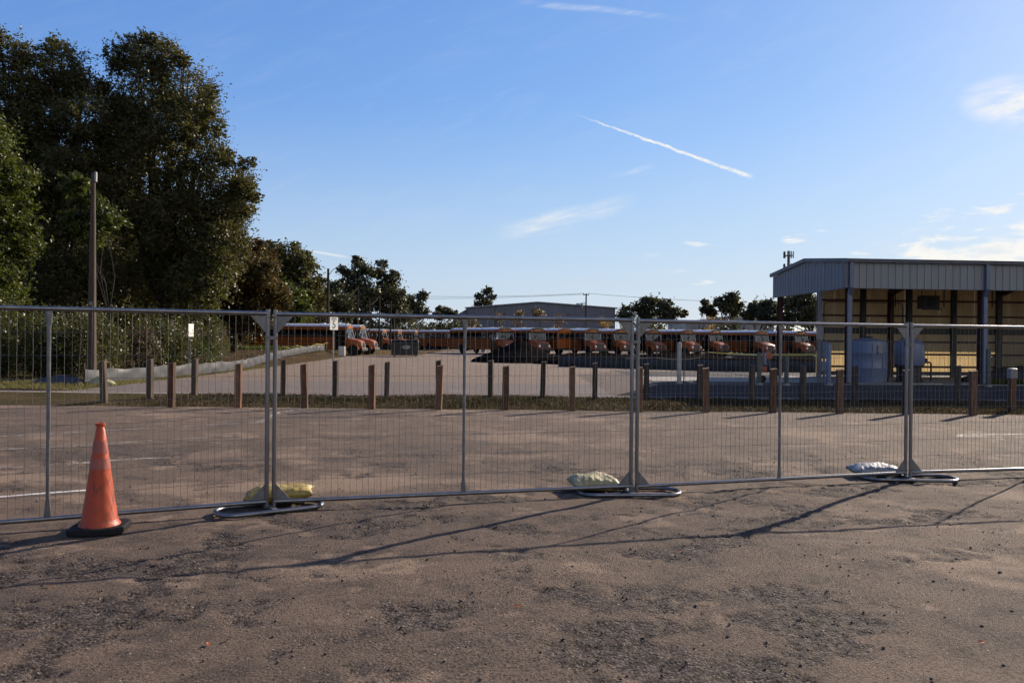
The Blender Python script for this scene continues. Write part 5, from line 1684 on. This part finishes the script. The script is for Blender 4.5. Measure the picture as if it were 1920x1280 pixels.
def leaf_cloud(name, lobes, n, size, seed, mat, per=14, spread=0.16, shell=0.55, flat=0.8, feather=0.45):
    """many small rhombic leaves in clusters through the lobes' outer volume"""
    g = np.random.default_rng(seed)
    lob = np.array(lobes, float)                   # x y z r
    wgt = lob[:, 3] ** 2
    nc = max(6, n // per)
    li = g.choice(len(lob), nc, p=wgt / wgt.sum())
    d = g.normal(size=(nc, 3))
    d /= np.linalg.norm(d, axis=1)[:, None]
    rad = shell + (1.06 - shell) * g.uniform(0, 1, nc) ** 0.7
    cc = lob[li, :3] + d * (rad * lob[li, 3])[:, None] * np.array([1, 1, flat])
    sp_ = spread * lob[li, 3] * g.uniform(0.5, 1.4, nc)
    N = nc * per
    c = np.repeat(cc, per, 0) + g.normal(size=(N, 3)) * np.repeat(sp_, per)[:, None] * np.array([1, 1, 0.7])
    spray = np.repeat((rad > 0.9) & (g.uniform(0, 1, nc) < feather), per)
    dd = np.repeat(d + np.array([0, 0, -0.25]), per, 0)
    along = (np.tile(np.linspace(-0.6, 1.6, per), nc) * np.repeat(sp_, per) * 1.9)[:, None]
    c = np.where(spray[:, None], np.repeat(cc, per, 0) + dd * along + g.normal(size=(N, 3)) * np.repeat(sp_, per)[:, None] * 0.28, c)
    u = g.normal(size=(N, 3))
    u[:, 2] *= 0.7
    u /= np.linalg.norm(u, axis=1)[:, None]
    v = np.cross(u, g.normal(size=(N, 3)))
    v /= np.linalg.norm(v, axis=1)[:, None] + 1e-9
    s = size * g.uniform(0.6, 1.5, N)[:, None]
    vs = np.stack([c + u * s, c + v * s * 0.48, c - u * s, c - v * s * 0.48], 1).reshape(-1, 3)
    return raw_mesh(name, vs, 4, np.arange(N * 4), mat)


def trunk_mesh(lobes, r0, seed, fork=0.35, mat='bark'):
    g = random.Random(seed)
    mb = MB()
    zt = max(l[2] for l in lobes)
    zl = min(l[2] - l[3] * 0.5 for l in lobes)
    fz = max(zt * fork * 0.6, min(zl, zt * fork))
    mb.tube([(0, 0, -0.1), (0.05 * r0, 0, 0.3), (g.uniform(-.1, .1), g.uniform(-.1, .1), fz * 0.5), (g.uniform(-.2, .2), g.uniform(-.2, .2), fz)], [r0 * 1.35, r0 * 1.05, r0 * 0.9, r0 * 0.8], 10)
    for (x, y, z, r) in lobes:
        k1 = Vector((x * 0.35 + g.uniform(-.3, .3), y * 0.35, fz + (z - fz) * 0.35))
        k2 = Vector((x * 0.75 + g.uniform(-.4, .4), y * 0.75 + g.uniform(-.4, .4), fz + (z - fz) * 0.72))
        rr = r0 * 0.42 * min(1, (r / 2.0)) + 0.02
        e = Vector((x, y, z + r * 0.35))
        mb.tube([(0, 0, fz * 0.92), k1, k2, e], [rr, rr * 0.75, rr * 0.45, rr * 0.12], 6)
        for q in range(3):
            d = Vector((g.uniform(-1, 1), g.uniform(-1, 1), g.uniform(-0.2, 0.9))).normalized() * r * 0.85
            mb.tube([k2, k2.lerp(e, 0.4) + d * 0.4, Vector((x, y, z)) + d], [rr * 0.34, rr * 0.2, rr * 0.06], 5)
    return mb.mesh('trunk', mat, 60)


def tree(X, Y, px_lobes, label, mat, n, size, seed, r0, cat='tree', gz=-0.05, ydep=0.9, shell=0.5, name='oak_tree', spread=0.16, per=14, group=None, sub=6):
    """lobes given as apparent (column, row, radius) are turned into metres at the tree's own distance"""
    k = Y / 1500.0
    g = random.Random(seed)
    lobes = []
    for (px, py, pr) in px_lobes:
        u = px - 960 + 0.0096 * (py - 637)
        v = 637 + 0.0096 * (px - 960) - py
        r = pr * k
        lobes.append((u * k - X, g.uniform(-1, 1) * r * ydep, 1.64 + v * k - gz, r))
    main = list(lobes)
    for (lx, ly, lz, lr) in main:                  # smaller boughs standing out of each limb's mass
        for q in range(sub):
            d = Vector((g.gauss(0, 1), g.gauss(0, 1), g.gauss(0, 0.8) + 0.15)).normalized() * lr * g.uniform(0.75, 1.02)
            lobes.append((lx + d.x, ly + d.y, max(0.6, lz + d.z * 0.9), lr * g.uniform(0.22, 0.42)))
    o = thing(name, (X, Y, gz), label, cat, group)
    link('trunk', trunk_mesh(main, r0, seed), o)
    link('crown', leaf_cloud('crown', lobes, n, size, seed, mat, per=per, shell=shell, spread=spread), o)
    return o


tree(-19.6, 45, [(262, 118, 50), (300, 105, 40), (335, 160, 55), (372, 215, 45), (275, 200, 66), (385, 280, 42), (300, 300, 72), (425, 335, 48), (452, 350, 28), (395, 395, 52), (250, 390, 66), (330, 430, 70), (405, 470, 42), (225, 300, 52), (300, 520, 66), (385, 545, 55), (238, 480, 60), (215, 210, 40), (200, 250, 45), (432, 400, 40), (425, 445, 42), (415, 505, 46), (440, 470, 28), (345, 255, 48), (405, 235, 22), (360, 350, 48), (352, 395, 44), (248, 82, 18), (280, 74, 16), (312, 88, 15), (345, 118, 16), (398, 178, 15), (412, 250, 13), (462, 305, 16), (474, 372, 15), (220, 130, 18), (455, 398, 14)],
     'tallest live oak, with a rounded crown reaching right over the yard', 'leaf_oak', 190000, 0.072, 11, 0.55, gz=0.0)
tree(-25.2, 43, [(118, 118, 46), (150, 160, 42), (60, 140, 56), (20, 105, 46), (-30, 120, 60), (100, 215, 40), (0, 220, 62), (40, 330, 66), (130, 320, 58), (172, 400, 55), (80, 430, 76), (0, 420, 76), (100, 520, 76), (185, 510, 55), (-40, 330, 80), (-40, 500, 80), (175, 230, 48), (150, 265, 42), (60, 235, 40), (185, 300, 40), (60, 270, 46), (105, 275, 46), (15, 275, 50), (150, 330, 50), (55, 180, 45), (110, 170, 42)],
     'broad dark live oak filling the upper left corner', 'leaf_oak', 185000, 0.072, 12, 0.55, gz=0.0)
tree(-22.5, 35, [(-25, 270, 60), (8, 330, 45), (-15, 410, 58), (18, 455, 40), (-45, 480, 70), (-10, 540, 60), (-60, 360, 60)],
     'brighter green tree at the left edge, in front of the dark oaks', 'leaf_green', 52000, 0.075, 13, 0.22, gz=0.0, name='leafy_tree')
tree(-16.9, 33.5, [(150, 350, 24), (170, 385, 26), (195, 410, 28), (140, 410, 26), (175, 440, 28)],
     'small light green tree whose top shows behind the concrete pole', 'leaf_green', 14000, 0.066, 14, 0.10, gz=0.0, name='leafy_tree')
tree(-21.6, 62, [(470, 478, 34), (495, 515, 34), (505, 560, 34), (440, 462, 32), (420, 505, 42), (462, 510, 36), (448, 555, 45), (395, 555, 42), (485, 550, 30), (425, 595, 45), (475, 595, 36)],
     'rusty brown-green tree at the right foot of the tallest oak', 'leaf_brown', 62000, 0.11, 15, 0.3, gz=0.0, name='cypress_tree')
tree(-26.5, 101, [(498, 475, 22), (512, 465, 16), (545, 482, 30), (568, 500, 28), (520, 512, 36), (582, 530, 24), (555, 548, 38), (505, 555, 38), (598, 560, 22), (540, 590, 40)],
     'dark oak between the rusty tree and the utility pole', 'leaf_oak', 34000, 0.19, 16, 0.4)
tree(-27.5, 92, [(500, 545, 36), (540, 560, 30), (520, 590, 32), (560, 585, 26)], 'bright green low tree below the dark oak', 'leaf_green', 12000, 0.19, 17, 0.2, name='leafy_tree')
tree(-25.5, 112, [(610, 548, 16), (628, 540, 14), (640, 565, 20), (615, 575, 22), (645, 590, 20), (590, 590, 22)], 'low dull tree directly behind the lamp-arm utility pole', 'leaf_far', 7200, 0.208, 18, 0.25, per=9, spread=0.24, ydep=1.1, name='leafy_tree')
tree(-22.5, 128, [(672, 495, 15), (652, 512, 16), (690, 508, 14), (640, 507, 9), (668, 530, 24), (650, 552, 24), (690, 550, 24), (672, 582, 30)], 'left half of the far clump of tall oaks', 'leaf_far', 12000, 0.216, 19, 0.4, per=9, spread=0.24, ydep=1.1, shell=0.2)
tree(-19.2, 130, [(714, 494, 10), (712, 512, 14), (735, 520, 15), (722, 540, 22), (742, 556, 20), (705, 565, 24), (738, 585, 26)], 'right half of the far clump of tall oaks', 'leaf_far', 11200, 0.216, 20, 0.35, per=9, spread=0.24, ydep=1.1, shell=0.2)
tree(-16.5, 146, [(792, 556, 10), (782, 572, 12), (768, 560, 8), (765, 578, 14), (790, 588, 14), (758, 592, 14)], 'smaller oak at the right end of the far clump', 'leaf_far', 5600, 0.240, 21, 0.3, per=9, spread=0.24, ydep=1.1)
tree(-5.8, 200, [(914, 546, 8), (900, 556, 8), (924, 556, 7), (910, 566, 11), (897, 572, 8)], 'lone tree showing over the warehouse roof', 'leaf_far', 2880, 0.288, 22, 0.3, per=9, spread=0.24, ydep=1.1, name='lone_tree')
tree(-17.5, 190, [(825, 580, 8), (838, 584, 9), (850, 588, 8), (822, 592, 10)], 'small distant tree left of the warehouse', 'leaf_far', 2800, 0.288, 23, 0.25, per=9, spread=0.24, ydep=1.1, name='lone_tree')
tree(24.0, 138, [(1222, 568, 16), (1200, 575, 13), (1243, 573, 14), (1178, 582, 12), (1262, 585, 12), (1280, 588, 9), (1170, 595, 14), (1215, 588, 20), (1245, 592, 18)], 'spreading oak right of the warehouse', 'leaf_far', 9600, 0.224, 24, 0.4, per=9, spread=0.24, ydep=1.1, shell=0.2)
tree(37.5, 142, [(1372, 560, 13), (1352, 566, 11), (1388, 572, 9), (1358, 578, 13), (1378, 582, 13)], 'round-topped oak above the far pale building', 'leaf_far', 6400, 0.216, 25, 0.35, per=9, spread=0.24, ydep=1.1, shell=0.2)
tree(34.0, 146, [(1322, 568, 8), (1328, 578, 9), (1318, 582, 7), (1335, 588, 9)], 'narrow oak left of the round-topped oak', 'leaf_far', 3040, 0.224, 26, 0.25, per=9, spread=0.24, ydep=1.1, shell=0.2)
tree(34.2, 112, [(1420, 576, 14), (1440, 572, 13), (1410, 590, 14), (1450, 588, 18), (1430, 597, 16)], 'dark oak just left of the shed', 'leaf_far', 8800, 0.176, 27, 0.35, per=9, spread=0.24, ydep=1.1)
tree(40.5, 108, [(1475, 568, 16), (1500, 562, 18), (1525, 570, 18), (1490, 590, 24), (1520, 596, 24), (1465, 597, 16)], 'dark oak seen through the open end of the shed', 'leaf_far', 10400, 0.176, 28, 0.35, per=9, spread=0.24, ydep=1.1)
# trees deeper in the wood, closing the gaps
for i, (X, Y, h, lab) in enumerate(((-33, 60, 15, 'deep wood tree behind the broad dark oak'), (-27.5, 58, 14, 'deep wood tree behind the tallest oak'), (-40, 56, 15, 'deep wood tree at the far left'), (-29, 78, 11, 'deep wood tree behind the rusty tree'), (-36, 96, 11, 'deep wood tree behind the side-on buses'), (-30.5, 108, 9.5, 'deep wood tree left of the lamp-arm pole'), (-26.5, 54, 7.5, 'low deep wood tree between the two biggest oaks'))):
    lobes = []
    g_ = random.Random(70 + i)
    for q in range(12):
        lobes.append((g_.uniform(-4.5, 4.5), g_.uniform(-2.5, 2.5), h * g_.uniform(0.16, 0.84), g_.uniform(1.7, 2.8)))
    o = thing('wood_tree', (X, Y, 0), lab, 'tree', 'trees deep in the wood')
    link('trunk', trunk_mesh(lobes, 0.32, 90 + i), o)
    link('crown', leaf_cloud('crown', lobes, 26000, 0.19, 200 + i, 'leaf_oak'), o)
# hanging vine
vn = thing('hanging_vine', (-17.2, 43.0, 0.0), 'yellow-green vine hanging from the tallest oak', 'vine')
vl = []
for (dx, z0, z1) in ((0.2, 5.4, 2.6), (0.7, 5.9, 3.2), (1.4, 6.4, 4.0), (-0.4, 4.9, 2.4), (1.1, 4.8, 2.2), (-1.0, 4.2, 2.0)):
    for q in range(10):
        f_ = q / 9
        vl.append((dx + 0.15 * math.sin(q * 1.7), random.uniform(-0.3, 0.3), z0 + (z1 - z0) * f_, 0.26))
link('leaves', leaf_cloud('leaves', vl, 2600, 0.075, 33, 'leaf_green', per=8, spread=0.4, shell=0.2), vn)
MB().tube([(0.2, 0, 0.0), (0.1, 0.1, 2.2), (0.5, 0, 4.2), (1.2, 0, 6.3)], 0.025, 5).build('stem', 'bark', vn)

# shrubs along the wood's edge


def shrub_proto(seed, h, mat, n, size):
    g_ = random.Random(seed)
    lobes = [(g_.uniform(-0.8, 0.8) * h * 0.32, g_.uniform(-0.6, 0.6) * h * 0.3, h * g_.uniform(0.18, 0.82), h * g_.uniform(0.16, 0.26)) for _ in range(11)]
    st = MB()
    for l in lobes:
        st.tube([(l[0] * 0.15, l[1] * 0.15, -0.1), (l[0] * 0.55, l[1] * 0.55, l[2] * 0.55), (l[0], l[1], l[2] + l[3] * 0.5)], [0.022 * h / 2, 0.015 * h / 2, 0.004], 5)
    return st.mesh('stems', 'bark', 60), leaf_cloud('foliage', lobes, n, size, seed, mat, per=9, spread=0.30, shell=0.35, flat=1.0)


sp_ = [shrub_proto(300, 3.0, 'shrub', 4200, 0.060), shrub_proto(301, 2.6, 'leaf_green', 3800, 0.056), shrub_proto(302, 3.4, 'shrub', 4300, 0.064), shrub_proto(303, 2.2, 'shrub_dry', 3000, 0.052), shrub_proto(304, 3.2, 'leaf_oak', 4600, 0.058)]
spots = []
g_ = random.Random(5)
line = [(-27.0, 32.5), (-24.0, 32.0), (-21.0, 31.6), (-18.6, 31.3), (-16.8, 31.2), (-16.0, 34.0), (-16.0, 37.5), (-16.2, 41.0), (-17.0, 45.5), (-18.6, 50.5), (-20.0, 56.5)]
for (a, b_) in zip(line[:-1], line[1:]):
    k = 3 if a[1] < 33 else 2
    for q in range(k):
        f_ = q / k
        spots.append((a[0] + (b_[0] - a[0]) * f_ + g_.uniform(-0.4, 0.1), a[1] + (b_[1] - a[1]) * f_ + g_.uniform(-0.3, 0.6)))
spots.sort(key=lambda s: s[0] / s[1])
for i, (x, y) in enumerate(spots):
    st, fo = sp_[(i * 3 + (i // 4)) % 5]
    o = thing('shrub', (x, y, wood_z(x, y)), f'leafy roadside shrub at the foot of the woods, {ORD[i]} from the left', 'shrub', 'shrubs along the edge of the woods', g_.uniform(0, 6.28))
    s_ = g_.uniform(0.66, 0.88)
    o.scale = (s_, s_, s_ * g_.uniform(0.9, 1.15))
    link('stems', st, o)
    link('foliage', fo, o)
# second, taller rank of shrubs just behind, shading the wood's floor
for i, (x, y) in enumerate(((-27.5, 35.5), (-24.0, 35.2), (-20.8, 34.8), (-18.6, 36.2), (-18.4, 40.0), (-18.8, 44.0), (-20.2, 48.5), (-22.0, 54.0))):
    st, fo = sp_[(i * 2 + 1) % 5]
    o = thing('tall_shrub', (x, y, wood_z(x, y)), f'tall shrub in the second rank inside the woods, {ORD[i]} from the left', 'shrub', 'second rank of shrubs in the woods', g_.uniform(0, 6.28))
    o.scale = (1.05, 1.05, 0.95)
    link('stems', st, o)
    link('foliage', fo, o)

# young trees before the warehouse
for i, (px, top, mat, n, lab) in enumerate(((882, 588, 'leaf_thin', 500, 'thin young tree at the left end of the warehouse'), (932, 586, 'leaf_thin', 420, 'thin young tree beside the thin dark pole'), (974, 575, 'leaf_thin', 520, 'tallest thin young tree before the warehouse'),
                                      (1010, 578, 'leaf_thin', 520, 'thin young tree under the warehouse loft opening'), (1049, 584, 'leaf_thin', 380, 'thin young tree right of the warehouse opening'), (1132, 586, 'leaf_yellow', 420, 'yellow-leaved young tree at the right end of the warehouse'),
                                      (1334, 590, 'leaf_yellow', 380, 'yellow-leaved young tree before the far pale building'), (1375, 600, 'leaf_green', 700, 'low green bush-like young tree behind the bus row'))):
    Y = 122
    k = Y / 1500
    X = (px - 960) * k
    h = 1.64 + (637 + 0.0096 * (px - 960) - top) * k
    g2 = random.Random(400 + i)
    lobes = [(g2.uniform(-0.7, 0.7), g2.uniform(-0.5, 0.5), h * g2.uniform(0.42, 0.95), 0.55) for _ in range(7)]
    o = thing('young_tree', (X, Y, -0.05), lab, 'tree', 'young trees behind the buses')
    link('trunk', trunk_mesh(lobes, 0.09, 410 + i), o)
    link('crown', leaf_cloud('crown', lobes, n, 0.14, 420 + i, mat, per=6, spread=0.5, shell=0.3), o)

# far hedge line closing the horizon
lob = []
g2 = random.Random(9)
for k in range(150):
    x = -150 + 3.0 * k
    lob.append((x + g2.uniform(-1.5, 1.5), 215 + g2.uniform(-6, 6), g2.uniform(1.0, 4.2), g2.uniform(2.0, 3.4)))
fw = link('far_wood', leaf_cloud('far_wood', lob, 42000, 0.5, 77, 'leaf_far', per=10, spread=0.25, shell=0.4))
tag(fw, 'low distant line of trees closing the horizon behind the yard', 'wood', kind='stuff')
lob = []
for k in range(34):
    x = 16 + 1.25 * k
    lob.append((x, 112 + g2.uniform(-2, 2), g2.uniform(0.6, 3.2), g2.uniform(0.9, 1.5)))
lob2 = []
for k in range(60):
    lob2.append((-58 + 0.9 * k, 140 + g2.uniform(-5, 5), g2.uniform(0.8, 4.0), g2.uniform(1.2, 2.2)))
hd2 = link('thicket', leaf_cloud('thicket', lob2, 22000, 0.26, 79, 'leaf_far', per=10, spread=0.25, shell=0.3))
tag(hd2, 'dark thicket under the far clump of oaks', 'thicket', kind='stuff')
hd = link('hedge', leaf_cloud('hedge', lob, 16000, 0.2, 78, 'leaf_far', per=10, spread=0.25, shell=0.4))
tag(hd, 'dark untrimmed hedge directly behind the angled bus row', 'hedge', kind='stuff')
